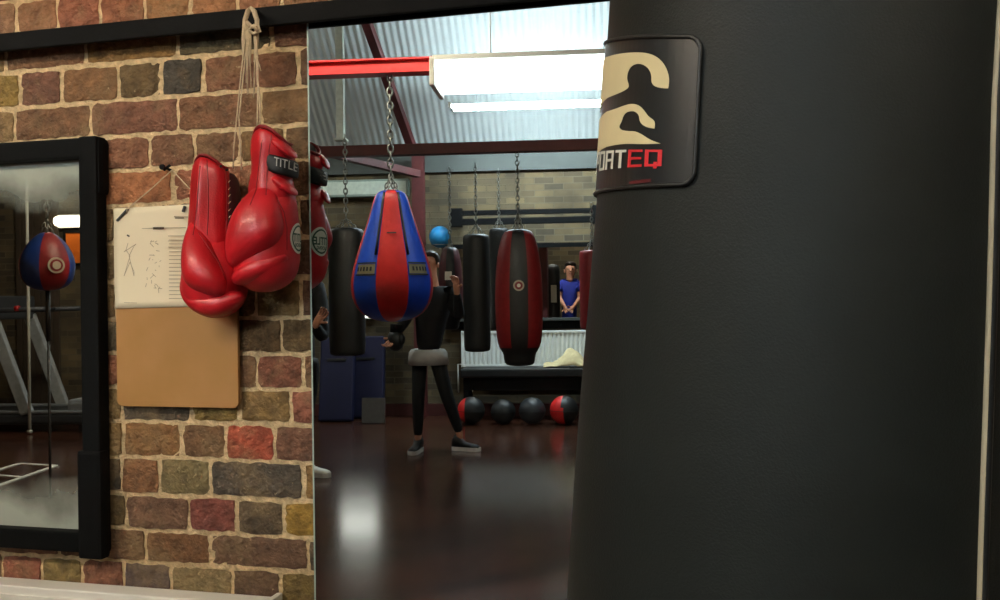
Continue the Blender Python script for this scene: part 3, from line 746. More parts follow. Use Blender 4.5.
lip = mk2('finger_roll', [(233, 281, .5, 1, 3, 5, -13), (237, 279, .45, 1, 8, 11, -17), (246, 274.5, .42, 1, 10.5, 15, -18), (257, 269.5, .42, 1, 11, 16, -18), (268, 264.5, .42, 1, 10, 14, -16), (278, 260, .42, 1, 7.5, 10, -13), (286, 256.5, .42, 1, 3.5, 5, -9)], ref, k, gr, M_ORG, power=2.2)
cuff = bake(mk('cuff', [(274, 141.5, 17, 18, 4, .22, .06, 12), (274, 145, 20, 20, 4, .24, .10, 12), (274, 152, 21, 21, 4, .24, .12, 9), (273, 160, 20, 20, 4, .2, .14, 6), (272.5, 168, 18.5, 19.5, 4, .15, .16, 3), (272.5, 177, 19, 20.5, 4, .12, .16, 0), (272.5, 186, 21.5, 22, 4, .10, .14, 0), (272.5, 193, 22.5, 23, 4, .06, .10, 0), (272.5, 199, 21.5, 21, 4, .04, .05, 0), (272.5, 204, 19, 19, 4, 0, 0, 0)], None, ref, k, gr, M_ORG, power=2.3, n=36))
for z0 in (147, 184):
    mk2('cuff_roll', [(272, z0 - 3, .2, 1, 2.5, 4, -10), (277, z0 - 1, .2, 1, 6, 8, -11), (284, z0 + 3, .2, 1, 7.5, 9.5, -9), (291, z0 + 7, .2, 1, 6.4, 9, -5), (296.5, z0 + 10, .2, 1, 3.2, 5, 0)], ref, k, gr, M_ORG)
mk('cuff_opening', [(274, 139, 14, 14, 4, .22, 0, 10), (274, 142.5, 15, 15, 4, .22, 0, 10)], None, ref, k, gr, M_INNER, sub=0)
rim = []
for q in range(36):
    t = 2 * PI * q / 36; ux, uy = math.cos(t), math.sin(t)
    x, y, z = gp(274, 141.0 + .22 * 17 * ux - (12 * (1 - ux * ux) if uy < .2 else 12 * (1 - ux * ux) * max(0, .35 - (uy - .2) * .5)), 4)
    rim.append((x + 17.5 * ux * k, y + 18.5 * uy * k, z))
M_BIND = mat('dark_red_binding', (128, 14, 20), .5)
MB().tube(rim, 1.8 * k, n=8, closed=True).build('cuff_binding', M_BIND, gr, smooth=True)
band = bake(mk('wrist_band', [(281, 156.5, 14.5, 18.5, 3, .3), (281.5, 158.5, 16, 20, 3, .3), (281.5, 166, 16.3, 20.6, 3, .28), (281.5, 173.5, 16, 20, 3, .25), (281, 175.5, 14.5, 18.5, 3, .25)], None, ref, k, gr, mat('black_wrist_band', (16, 17, 18), .6), power=2.2))
def bvh_of(objs):
    vs = []; ps = []
    for o in objs:
        b_ = len(vs); vs += [v.co.copy() for v in o.data.vertices]; ps += [tuple(b_ + i for i in p_.vertices) for p_ in o.data.polygons]
    return BVHTree.FromPolygons(vs, ps)
def text_mesh(body, size, bold=0.0):
    cu = bpy.data.curves.new('t', 'FONT'); cu.body = body; cu.size = size; cu.align_x = 'CENTER'; cu.align_y = 'CENTER'; cu.offset = bold
    o = bpy.data.objects.new('t', cu); COL.objects.link(o); dg = bpy.context.evaluated_depsgraph_get(); dg.update()
    me = bpy.data.meshes.new_from_object(o.evaluated_get(dg)); bpy.data.objects.remove(o); return me
def project_text(name, body, size, tree, centre, direction, right, up, material, parent, bold=.0, lift=.0012, sx=1.0):
    me = text_mesh(body, size, bold); bm = bmesh.new(); bm.from_mesh(me)
    bmesh.ops.subdivide_edges(bm, edges=[e for e in bm.edges if e.calc_length() > size * .1], cuts=2)
    for v in bm.verts:
        q = centre + right * (v.co.x * sx) + up * v.co.y; h, nrm, _, _ = tree.ray_cast(q - direction * .2, direction)
        v.co = (h + (-direction) * lift) if h else q
    return from_bm(name, bm, material, parent, smooth=False)
tree = bvh_of([band])
ctr = Vector(gp(288, 167, 3))
project_text('band_lettering', 'TITLE', 12.5 * k, tree, ctr, Vector((-.35, .93, 0)).normalized(), Vector((.93, .35, -.20)).normalized(), Vector((.05, 0, 1)).normalized(), mat('grey_white_print', (176, 172, 164), .6), gr, bold=.0002, sx=.72)
tree = bvh_of([body])
def badge(rad_u, rad_v, centre, d, rt, up, lift, name, material, parent, rings=5, seg=28, r0=0.0):
    bm = bmesh.new(); grid = []
    for i in range(rings + 1):
        f_ = r0 + (1 - r0) * i / rings; row = []
        for s_ in range(seg):
            t = 2 * PI * s_ / seg; q = centre + rt * (rad_u * f_ * math.cos(t)) + up * (rad_v * f_ * math.sin(t))
            h, nr, _, _ = tree.ray_cast(q - d * .3, d); row.append(bm.verts.new((h if h else q) - d * lift))
        grid.append(row)
    for i in range(rings):
        for s_ in range(seg):
            try: bm.faces.new((grid[i][s_], grid[i][(s_ + 1) % seg], grid[i + 1][(s_ + 1) % seg], grid[i + 1][s_]))
            except ValueError: pass
    return from_bm(name, bm, material, parent, smooth=True)
dvec = Vector((-1, -.12, 0)).normalized(); rtv = Vector((-.12, 1, 0)).normalized(); upv = Vector((0, 0, 1))
bc = Vector(gp(280, 238.5, 8))
badge(16.5 * k, 15.5 * k, bc, dvec, rtv, upv, .0012, 'round_badge', M_WHITE_PRINT, gr, r0=.02)
badge(14.2 * k, 13.2 * k, bc, dvec, rtv, upv, .0018, 'badge_ring', M_GREEN_PRINT, gr, rings=1, r0=.86)
project_text('badge_lettering', 'TITLE', 11.5 * k, tree, bc, dvec, rtv, upv, M_GREEN_PRINT, gr, bold=.0006, lift=.002, sx=.9)
for dz_ in (-7, 7):
    project_text('badge_small_lettering', 'BOXING', 5 * k, tree, bc + upv * dz_ * k, dvec, rtv, upv, M_GREEN_PRINT, gr, bold=.0003, lift=.002, sx=.9) if dz_ < 0 else None
tag(gr, 'red boxing glove with black wrist band and round white badge, beside the tall mirror', 'boxing glove', 'red boxing gloves hanging on the brick wall')

# ---- left glove
ref = (212, 236); OFF = .086
p, k = glove_frame(ref[0], ref[1], OFF)
gl = empty('boxing_glove', p)
bake(mk('cuff', [(212, 166.5, 15.5, 13, 5, .10, .18, 10), (212, 170, 18, 16, 5, .10, .25, 10), (212, 180, 19.2, 18, 5, .06, .28, 5), (212, 195, 19.5, 20, 5, .04, .28, 0), (211, 212, 19.5, 21, 5, 0, .25, 0), (210, 226, 20, 22, 5, 0, .2, 0), (210, 240, 21.5, 23, 5, 0, .12, 0), (211, 252, 21, 22, 5, 0, 0, 0)], None, ref, k, gl, M_ORG, power=2.3, n=36))
bake(mk('body', [(210, 228, 16, 16, 8), (211, 238, 21, 21, 8), (213, 252, 26, 27, 6), (214, 266, 29.5, 31, 5), (214.5, 280, 31, 33, 4), (214, 291, 31, 33, 4), (214, 300, 28.5, 30, 3), (214.5, 308, 23.5, 25, 3), (215, 314, 16, 17, 3), (216, 318, 7.5, 8, 3)], None, ref, k, gl, M_ORG, power=2.25))
mk2('thumb', [(196, 222, 1, .1, 4, 5, -12), (196.5, 230, 1, .1, 8, 9, -14), (198, 241, 1, .15, 12.5, 13, -17), (200.5, 253, 1, .2, 17, 17, -20), (203.5, 266, 1, .25, 21, 19, -22), (205, 277, 1, .26, 22.5, 19, -23), (205.5, 285, 1, .26, 22, 16, -23), (206.5, 291, 1, .25, 18.5, 11, -22), (208, 295, 1, .25, 11, 5, -20)], ref, k, gl, M_ORG, power=2.15)
mk2('finger_roll', [(183.5, 279, 1, -.15, 2.5, 5, -10), (186, 287, 1, -.35, 5.5, 10, -10), (192, 296, .8, -.7, 9.5, 14, -10), (201.5, 302.5, .3, -1, 12, 16, -10.5), (213, 305, 0, -1, 13, 17, -10.5), (225, 303.5, -.25, -1, 12, 15, -10), (235.5, 298.5, -.45, -1, 8.5, 12, -8), (242, 295, -.6, -1, 4, 6, -9)], ref, k, gl, M_ORG, power=2.2)
mk('cuff_opening', [(212, 164.5, 12.5, 10.5, 5, .10, 0, 9), (212, 168, 13.5, 11.5, 5, .10, 0, 9)], None, ref, k, gl, M_INNER, sub=0)
rim = []
for q in range(36):
    t = 2 * PI * q / 36; ux, uy = math.cos(t), math.sin(t)
    x, y, z = gp(212, 166.2 + .10 * 15 * ux - (10 * (1 - ux * ux) if uy < .2 else 10 * (1 - ux * ux) * max(0, .35 - (uy - .2) * .5)), 5)
    rim.append((x + 15.8 * ux * k, y + 13.4 * (uy - (.18 * max(0, 1 - abs(ux) * 2.2) if uy < 0 else 0)) * k, z))
MB().tube(rim, 1.5 * k, n=8, closed=True).build('cuff_binding', M_BIND, gl, smooth=True)
mk2('tongue', [(230, 172, 1, 0, 4, 8, 14), (233, 180, 1, 0, 6, 12, 16), (233, 205, 1, 0, 6.5, 13, 16), (232, 235, 1, 0, 6, 12, 15), (230, 248, 1, 0, 3, 8, 12)], ref, k, gl, mat('shadowed_red_tongue', (58, 10, 13), .6))  # tongue coloured extra dark for the shadow between the gloves
b = MB()
for i in range(9):
    z = 184 + i * 7
    b.tube([gp(229.3, z, -4), gp(231.3, z - 2.5, -2)], .0008, n=5)
b.build('stitches', M_LACE, gl, smooth=True)
for q in ((201, 164), (222, 168), (228, 172)): MB().ball(gp(q[0], q[1], -8), 1.5 * k, u=8, v=6).build('eyelet', M_INNER, gl, smooth=True)
tag(gl, 'red boxing glove overlapping the printed sheet, thumb to the front, no wrist band', 'boxing glove', 'red boxing gloves hanging on the brick wall')

def seam_on(glove, pxs, refp, kk, names=('cuff', 'body', 'thumb', 'finger_roll', 'cuff_roll'), r=.0009, material=None, nm='seam'):
    vs = []; ps = []
    for o in glove.children:
        if o.name.split('.')[0] in names:
            b_ = len(vs); vs += [v.co.copy() for v in o.data.vertices]; ps += [tuple(b_ + i for i in p_.vertices) for p_ in o.data.polygons]
    T = BVHTree.FromPolygons(vs, ps); out = []
    fine = []
    for (a, c) in zip(pxs[:-1], pxs[1:]):
        for q in range(6): fine.append((a[0] + (c[0] - a[0]) * q / 6, a[1] + (c[1] - a[1]) * q / 6))
    fine.append(pxs[-1]); G = glove.location
    for q in fine:
        d = ray(*q).normalized(); h, *_ = T.ray_cast(CAM - G, d)
        if h: out.append(h - d * .0004)
    if len(out) > 2: MB().tube(out, r, n=5).build(nm, material or M_BIND, glove, smooth=True)
bpy.context.view_layer.update()
for pl in ([(262, 140), (259, 165), (256, 190), (250, 205)], [(272, 133), (269, 150), (267, 175), (266, 195)], [(278, 200), (284, 212), (287, 228), (287, 250)]):
    seam_on(gr, pl, None, None)
for pl in ([(200, 166), (198, 190), (196, 215), (193, 235)], [(207, 160), (208, 190), (208, 215), (207, 235)], [(226, 172), (227, 200), (226, 235)], [(198, 232), (209, 248), (219, 263), (225, 278)]):
    seam_on(gl, pl, None, None)
# laces over the rail
lz = empty('glove_laces', wp(250, 40, .065))
def lp(px, py, off): return wp(px, py, off) - lz.location
MB().tube([lp(244, 60, .07), lp(243.5, 40, .075), lp(245, 20, .077), lp(248, 11, .07), lp(251, 8.5, .055), lp(254, 11, .07), lp(257, 20, .077), lp(257, 40, .075), lp(255, 62, .07)], [.0035, .004, .0046, .005, .005, .005, .0048, .004, .0035], n=8).build('loop', M_LACE, lz, smooth=True)
b = MB(); b.tube([lp(247, 22, .081), lp(252, 27, .086), lp(258, 25, .083), lp(260, 31, .081), lp(254, 34, .086), lp(249, 30, .083), lp(253, 26, .088), lp(258, 31, .085)], .0036, n=8); b.build('knot', M_LACE, lz, smooth=True)
b = MB(); RL = random.Random(5)
for i in range(9):
    x = 245 + i * 1.4; e = 58 + RL.uniform(0, 40)
    b.tube([lp(x + RL.uniform(-1, 1), 24, .076 + RL.uniform(0, .006)), lp(x + RL.uniform(-2, 2), 42, .078), lp(x + RL.uniform(-2.5, 2.5), e, .073)], .0013, n=5)
b.tube([lp(255, 55, .076), lp(259, 64, .08), lp(261, 71, .078)], .0012, n=5)
b.build('loose_strands', M_LACE, lz, smooth=True)
for pts in (((246, 30), (241, 75), (237, 115), (234.5, 140), (233, 168)), ((248, 35), (243, 78), (239, 118), (240, 142), (241.5, 170)), ((256, 30), (258, 70), (257.5, 110), (257, 142)), ((254, 35), (257.5, 75), (260, 105), (260, 134))):
    MB().tube([lp(x, y, .078) for x, y in pts], .0014, n=6).build('lace', M_LACE, lz, smooth=True)
tag(lz, 'cream cotton laces knotted over the black rail, holding up both red gloves', 'laces')

# ------------------------------------------------------------------ the big black heavy bag
BD = .815; BAZ = math.radians(18.45); BR = .18
bagc = CAM + (FW * math.cos(BAZ) + RT0 * math.sin(BAZ)) * BD
tocam = -(FW * math.cos(BAZ) + RT0 * math.sin(BAZ))
TILT = .060
bag = empty('heavy_bag', bagc)
side = tocam.cross(Vector((0, 0, 1))).normalized()          # towards picture left or right
if side.dot(RT0) < 0: side = -side
# bag axis leans: top to the picture right
AX = (Vector((0, 0, 1)) + side * TILT).normalized()
bx_ = -tocam; by_ = AX.cross(bx_).normalized(); bx_ = by_.cross(AX)
# local frame: X = towards camera, Y = picture right, Z = axis
Xc = (tocam - AX * tocam.dot(AX)).normalized(); Zc = AX; Yc = Zc.cross(Xc).normalized()
bag.matrix_world = Matrix((Xc, Yc, Zc)).transposed().to_4x4() ; bag.location = bagc
rs_ = 1 if Yc.dot(RT0) > 0 else -1                              # sign that turns phi>0 to picture right
BW = bag.matrix_world.copy(); BW.translation = bagc; BWI = BW.inverted()
def brad(z): return BR * (1 - .10 * z / .8) if -.75 < z < .8 else BR
prof = [(.02, -.66), (.12, -.665), (.165, -.655), (brad(-.62), -.62)] + [(brad(-.6 + i * .05), -.6 + i * .05) for i in range(0, 27)] + [(brad(.72) - .004, .735), (brad(.72) - .03, .75), (.02, .755)]
# gentle lumps where the filling has settled
bmb = MB(); nseg = 96; rings = []
for (r, z) in prof:
    row = []
    for q in range(nseg):
        t = 2 * PI * q / nseg
        rr = r * (1 + (.006 * math.sin(3 * t + z * 5) + .005 * math.sin(5 * t - z * 7) + .003 * math.sin(2 * t + z * 16)) * (1 if abs(z) < .62 else 0))
        row.append(bmb.bm.verts.new((rr * math.cos(t), rr * math.sin(t), z)))
    rings.append(row)
for i in range(len(rings) - 1):
    for q in range(nseg): bmb.bm.faces.new((rings[i][q], rings[i][(q + 1) % nseg], rings[i + 1][(q + 1) % nseg], rings[i + 1][q]))
bmb.bm.faces.new(rings[0][::-1]); bmb.bm.faces.new(rings[-1])
shell = bmb.build('bag_shell', M_BLK_LEATHER, bag, smooth=True)
def on_bag(px, py):
    """photo pixel -> (angle, height) on the bag"""
    o_ = BWI @ CAM; d_ = (BWI.to_3x3() @ ray(px, py)).normalized()
    r_ = BR
    for _ in range(6):
        A = d_.x ** 2 + d_.y ** 2; B_ = 2 * (o_.x * d_.x + o_.y * d_.y); C_ = o_.x ** 2 + o_.y ** 2 - r_ * r_
        D_ = B_ * B_ - 4 * A * C_
        if D_ < 0: return None
        t = (-B_ - math.sqrt(D_)) / (2 * A); q = o_ + d_ * t; r_ = brad(q.z)
    return math.atan2(q.y * rs_, q.x), q.z
def bag_p(phi, z, lift=.0): 
    t = phi * rs_; r_ = brad(z) + lift
    r_ += brad(z) * (.006 * math.sin(3 * t + z * 5) + .005 * math.sin(5 * t - z * 7) + .003 * math.sin(2 * t + z * 16))
    return Vector((r_ * math.cos(t), r_ * math.sin(t), z))
def on_bag_flat(name, polys, lift, material, parent, thick=0.0008):
    """polygons in (phi, z) cut into strips and laid on the shell"""
    bm = bmesh.new()
    for poly in polys:
        fs = bm.faces.new([bm.verts.new((a, zz, 0)) for a, zz in poly])
    bmesh.ops.triangulate(bm, faces=bm.faces[:])
    for i in range(-60, 40):
        a = i * .04
        bmesh.ops.bisect_plane(bm, geom=bm.verts[:] + bm.edges[:] + bm.faces[:], plane_co=(a, 0, 0), plane_no=(1, 0, 0))
    for v in bm.verts: v.co = bag_p(v.co.x, v.co.y, lift)
    return from_bm(name, bm, material, parent, smooth=False)
# patch outline
def OB(px, py):
    for dx in range(0, 60):
        r_ = on_bag(px + dx * .5, py)
        if r_: return r_
def edge(pa, pb):
    (f0, z0), (f1, z1) = OB(*pa), OB(*pb)
    return lambda f: z0 + (z1 - z0) * (f - f0) / (f1 - f0)
zTf = edge((625, 38.5), (690, 37.5)); zBf = edge((620, 188), (688, 184.5))
pr0 = OB(701, 60); pr1 = OB(696, 165)
phiR = (pr0[0] + pr1[0]) / 2; phiL = phiR - 1.45
def warp(f, h): return (f, zBf(f) + (zTf(f) - zBf(f)) * h)
def rr_poly(a0, a1, r=.010, n=8):
    H = zTf(a1) - zBf(a1); pts = []; ra = r / BR; rh = r / H
    for (ca, ch, s0) in ((a1 - ra, 1 - rh, 0), (a0 + ra, 1 - rh, 90), (a0 + ra, rh, 180), (a1 - ra, rh, 270)):
        for q in range(n + 1):
            t = math.radians(s0 + 90 * q / n); f = ca + ra * math.cos(t); pts.append(warp(f, ch + rh * math.sin(t)))
    return pts
def split_poly(poly, step=.05):
    out = []
    for i in range(len(poly)):
        a = poly[i]; c = poly[(i + 1) % len(poly)]; n_ = max(1, int(math.ceil(abs(a[0] - c[0]) / step)))
        for q in range(n_): out.append((a[0] + (c[0] - a[0]) * q / n_, a[1] + (c[1] - a[1]) * q / n_))
    return out
outl = rr_poly(phiL, phiR)
patch = on_bag_flat('brand_patch', [outl], .0016, M_LABEL, bag)
pts = [bag_p(a[0], a[1], .0018) for a in split_poly(outl, .04)]
MB().tube(pts, .0017, n=8, closed=True).build('patch_binding', M_BAG_BLACK, patch, smooth=True)
def smooth_pts(pl, it=2):                                # corner-cutting, ends kept
    for _ in range(it):
        o_ = [pl[0]]
        for i in range(len(pl) - 1):
            a, c = pl[i], pl[i + 1]
            o_ += [(a[0] * .75 + c[0] * .25, a[1] * .75 + c[1] * .25), (a[0] * .25 + c[0] * .75, a[1] * .25 + c[1] * .75)]
        pl = o_ + [pl[-1]]
    return pl
U1 = [(606.5, 57.5), (620, 54), (637, 52.5), (651, 53.5), (662, 58.5), (669, 68), (671.7, 78), (671.5, 84), (670.6, 89)]
U2 = [(670.6, 89), (664, 88.8), (657, 87), (653.8, 83), (654.3, 76), (651.5, 69), (646, 65), (640, 64), (634, 66.5), (630.3, 73), (629.7, 80), (632, 86), (630.5, 89), (624, 92.5), (615, 96), (610, 97.8)]
L1 = [(609, 111.5), (617.5, 109.2), (626, 106), (634, 103.8), (642, 105.5), (647, 111), (651, 117), (656.8, 120.8), (657.5, 125), (656.8, 129)]
L2 = [(656.8, 129), (650, 128), (644.5, 125), (642, 121), (641.5, 115), (637, 111.3), (630, 112), (626, 116), (624.4, 122), (621.3, 127), (624, 130.5), (631, 131.5), (638, 131.5), (645, 135), (652, 140), (662.9, 144)]
L3 = [(662.9, 144), (645, 144.6), (630, 144), (620, 144.8), (609, 147)]
ext = .42
cu = [OB(*q) for q in smooth_pts(U1) + smooth_pts(U2)[1:]]
clw = [OB(*q) for q in smooth_pts(L1) + smooth_pts(L2)[1:] + smooth_pts(L3, 1)[1:]]
cu = [(cu[0][0] - ext, cu[0][1] - .004)] + cu + [(cu[-1][0] - ext, cu[-1][1] - .001)]
clw = [(clw[0][0] - ext, clw[0][1])] + clw + [(clw[-1][0] - ext, clw[-1][1])]
on_bag_flat('boxer_emblem', [cu, clw], .0024, M_CREAM, patch)
# squared block letters made of bars on a 5 x 7 cell
GL = {'S': [(0, 6, 5, 7), (0, 3, 1.2, 6), (1.2, 3, 5, 4), (3.8, 1, 5, 3), (0, 0, 5, 1)],
      'P': [(0, 0, 1.3, 7), (1.3, 6, 5, 7), (3.8, 3.7, 5, 6), (1.3, 2.7, 5, 3.7)],
      'O': [(0, 0, 1.2, 7), (3.8, 0, 5, 7), (1.2, 0, 3.8, 1), (1.2, 6, 3.8, 7)],
      'R': [(0, 0, 1.3, 7), (1.3, 6, 5, 7), (3.8, 0, 5, 6), (1.3, 2.9, 3.8, 3.9)],
      'T': [(0, 6, 5, 7), (1.85, 0, 3.15, 6)],
      'E': [(0, 0, 1.2, 7), (1.2, 0, 5, 1), (1.2, 3, 4.7, 4), (1.2, 6, 5, 7)],
      'Q': [(0, 0, 1.2, 7), (3.8, 0, 5, 7), (1.2, 0, 3.8, 1), (1.2, 6, 3.8, 7), (2.7, -.9, 3.7, 1.9)]}
zLT = edge((615, 150.5), (660, 150)); zLB = edge((615, 169), (660, 166.5))
aE = OB(630.3, 160)[0]; aQ1 = OB(664.5, 160)[0]
cell = (aQ1 - aE + .012) / 2; lw = cell * .86
for i, ch in enumerate('SPORTEQ'):
    a0 = aE + (i - 5) * cell; polys = []
    for (x0_, y0_, x1_, y1_) in GL[ch]:
        f0, f1 = a0 + x0_ / 5 * lw, a0 + x1_ / 5 * lw
        polys.append([(f, zLB(f) + (zLT(f) - zLB(f)) * y / 7) for f, y in ((f0, y0_), (f1, y0_), (f1, y1_), (f0, y1_))])
    on_bag_flat('letter', polys, .0024, M_RED_PRINT if ch in 'EQ' else M_WHITE_PRINT, patch)
# maker's tab under the lettering and side seam with pale piping
aa = OB(650, 181)
on_bag_flat('fabric_tab', [[(aa[0] - .12, aa[1] - .0012), (aa[0] + .02, aa[1] - .0012), (aa[0] + .02, aa[1] + .0012), (aa[0] - .12, aa[1] + .0012)]], .003, M_CREASE, patch)
s0_ = OB(992, 110); s1_ = OB(979, 590)
pts = []; f0 = (s1_[0] - s0_[0]) / (s1_[1] - s0_[1])
for i in range(40):
    z = .60 - i * 1.2 / 39
    wob = -.03 * max(0, (z - s0_[1]) / .1) ** 1.0 * -1 if z > s0_[1] else 0
    pts.append(bag_p(s0_[0] + (z - s0_[1]) * f0 + wob, z, .001))
MB().tube(pts, .0022, n=8).build('side_piping', mat('pale_piping', (176, 164, 136), .6), bag, smooth=True)
pts2 = [bag_p(math.atan2(q.y * rs_, q.x) + .014, q.z, .0005) for q in pts]
MB().tube(pts2, .004, n=8).build('side_seam', M_BAG_BLACK, bag, smooth=True)
# straps and chain to the ceiling
for q in range(4):
    t = PI / 4 + q * PI / 2
    MB().bar((.158 * math.cos(t), .158 * math.sin(t), .62), (.163 * math.cos(t), .163 * math.sin(t), .80), .03, .004, up=Vector((-math.sin(t), math.cos(t), 0))).build('strap', M_BAG_BLACK, bag)
topb = BWI @ Vector((bagc.x + AX.x * 1.12, bagc.y + AX.y * 1.12, bagc.z + 1.1))
cmb = MB()
for q in range(4):
    t = PI / 4 + q * PI / 2; chain_mb((.162 * math.cos(t), .162 * math.sin(t), .79), (0, 0, 1.08), mb=cmb)
hang = BWI @ Vector(((BW @ Vector((0, 0, 1.08))).x, (BW @ Vector((0, 0, 1.08))).y, CEIL - .03))
chain_mb((0, 0, 1.08), hang, mb=cmb, link=.05, rad=.014, wire=.005)
cmb.build('chain', M_CHROME, bag, smooth=True)
tag(bag, 'huge black heavy bag filling the right half of the picture, emblem patch', 'heavy bag')

# ------------------------------------------------------------------ things seen in the mirrors
def put(o, p, yaw=YAW): o.location = p; o.rotation_euler = (0, 0, yaw); return o
def hang_bag(name, px, py_top, py_bot, Z, wpx, profile, mats, matfn, label, top_h, group=None, straps=4, n=32, yaw_off=0.0, strap_px=10, neck=.6, cat='punch bag'):
    """profile: list of (r fraction of half width, height fraction from bottom)"""
    pt = virt(px, py_top, Z); pb = virt(px, py_bot, Z); Lz = pt.z - pb.z; r = wpx / 2 * Z / F
    vc = flip(CAM) - pt; t = empty(name, (pt.x, pt.y, pb.z), math.atan2(vc.y, vc.x) - PI / 2 + yaw_off)
    mb = MB(); mb.lathe([(max(.004, f * r), h * Lz) for f, h in profile], n=n, mi=matfn)
    bd_ = mb.build('bag_body', None, t, smooth=True, mats=mats)
    md = bd_.modifiers.new('u', 'SUBSURF'); md.levels = md.render_levels = 1
    cm = MB(); apex = Lz + strap_px * Z / F
    rt_ = profile[-2][0] * r * .85
    for q in range(straps):
        a = 2 * PI * q / straps + .4
        chain_mb((rt_ * math.cos(a), rt_ * math.sin(a), Lz * .985), (0, 0, apex), mb=cm, link=.03, wire=.003, rad=.007)
    chain_mb((0, 0, apex), (0, 0, top_h - pb.z), mb=cm, link=.045, wire=.005, rad=.013)
    cm.build('chain', M_CHROME, t, smooth=True)
    tag(t, label, cat, group)
    return t, r, Lz
# pear-shaped red and blue bag
pear = [(.05, 0), (.45, .012), (.75, .06), (.93, .14), (1.0, .24), (.99, .33), (.92, .43), (.80, .55), (.68, .66), (.58, .76), (.49, .85), (.42, .93), (.36, .975), (.22, .995), (.05, 1.0)]
def pearm(k, i):
    a = (k + .5) / 32 * 2 * PI
    return 0 if (int((a + PI / 8 + 0) / (PI / 4)) % 2 == 0) else 1
tpear, r_, L_ = hang_bag('maize_bag', 391, 190, 322, 4.4, 83, pear, [M_RED_V, M_BLUE], pearm, 'pear-shaped punch bag in red and blue panels hanging from the red beam', zB - .03, yaw_off=0, strap_px=16, straps=4)
def prof_r(profile, h):
    for (f0, h0), (f1, h1) in zip(profile[:-1], profile[1:]):
        if h0 <= h <= h1: return f0 + (f1 - f0) * (h - h0) / max(1e-6, h1 - h0)
    return profile[-1][0]
def cyl_patch(parent, r, Lz, profile, a0, a1, h0, h1, lift, material, name):
    bm = bmesh.new(); g = []
    for j in range(5):
        h = h0 + (h1 - h0) * j / 4; row = []
        for i in range(9):
            a = a0 + (a1 - a0) * i / 8; rr = prof_r(profile, h) * r + lift; row.append(bm.verts.new((rr * math.cos(a), rr * math.sin(a), h * Lz)))
        g.append(row)
    for j in range(4):
        for i in range(8): bm.faces.new((g[j][i], g[j][i + 1], g[j + 1][i + 1], g[j + 1][i]))
    return from_bm(name, bm, material, parent)
A90 = PI / 2
for s in (-1, 1):
    pa = cyl_patch(tpear, r_, L_, pear, A90 + s * .42, A90 + s * .98, .36, .43, .004, mat('grey_label', (128, 120, 92), .7), 'brand_label')
    for h in (.352, .438): cyl_patch(tpear, r_, L_, pear, A90 + s * .40, A90 + s * 1.0, h - .006, h + .006, .007, M_BAG_BLACK, 'label_edge')
    for jj in range(5):
        a = A90 + s * (.50 + jj * .1); cyl_patch(tpear, r_, L_, pear, a, a + s * .055, .38, .41, .007, M_BAG_BLACK, 'lettering')
cyl_patch(tpear, r_, L_, pear, A90 - .16, A90 + .16, .655, .665, .005, M_BAG_BLACK, 'tab')
# white piping straps up the shoulders
for s in (-1, 1):
    MB().tube([(prof_r(pear, h) * r_ * 1.02 * math.cos(A90 + s * .45), prof_r(pear, h) * r_ * 1.02 * math.sin(A90 + s * .45), h * L_) for h in (.50, .6, .7, .8, .9, .97)], .006, n=6).build('shoulder_strap', M_BAG_BLACK, tpear, smooth=True)
# shackle on the beam
sp_ = virt(375, 62, 4.4)
# red and black bag
bul = [(.05, 0), (.5, .004), (.62, .02), (.66, .06), (.68, .1), (.86, .13), (.95, .2), (1, .35), (1, .55), (.96, .70), (.86, .84), (.72, .93), (.6, .985), (.3, .997), (.05, 1)]
def bulm(k, i):
    if i < 5: return 0
    a = ((k + .5) / 32 * 2 * PI + PI / 32 * 0) % (2 * PI)
    d = abs((a - A90 + PI) % (2 * PI) - PI)
    return 0 if (d < .45 or i > 11 or abs(d - PI) < .45) else 1
tb, r2, L2 = hang_bag('heavy_bag', 518, 229, 366, 7.0, 48, bul, [M_BAG_BLACK, M_DKRED_V], bulm, 'long black heavy bag with two red side panels, seen in front of the radiator', zC - .04, strap_px=16, straps=6)
def disc_on(parent, r, Lz, profile, h, rad, material, name, y_lift):
    rr = prof_r(profile, h) * r + y_lift
    bm = bmesh.new()
    bmesh.ops.create_circle(bm, cap_ends=True, radius=rad, segments=20, matrix=Matrix.Translation((0, rr, h * Lz)) @ Matrix.Rotation(PI / 2, 4, 'X'))
    r__ = bmesh.ops.extrude_face_region(bm, geom=bm.faces[:]); bmesh.ops.translate(bm, verts=[v for v in r__['geom'] if isinstance(v, bmesh.types.BMVert)], vec=(0, .004, 0))
    return from_bm(name, bm, material, parent, smooth=False)
disc_on(tb, r2, L2, bul, .585, .042, mat('pale_badge', (178, 170, 150), .6), 'round_badge', -.003); disc_on(tb, r2, L2, bul, .585, .03, M_DKRED_V, 'badge_centre', .0015); disc_on(tb, r2, L2, bul, .585, .014, M_WHITE_PRINT, 'badge_dot', .004)
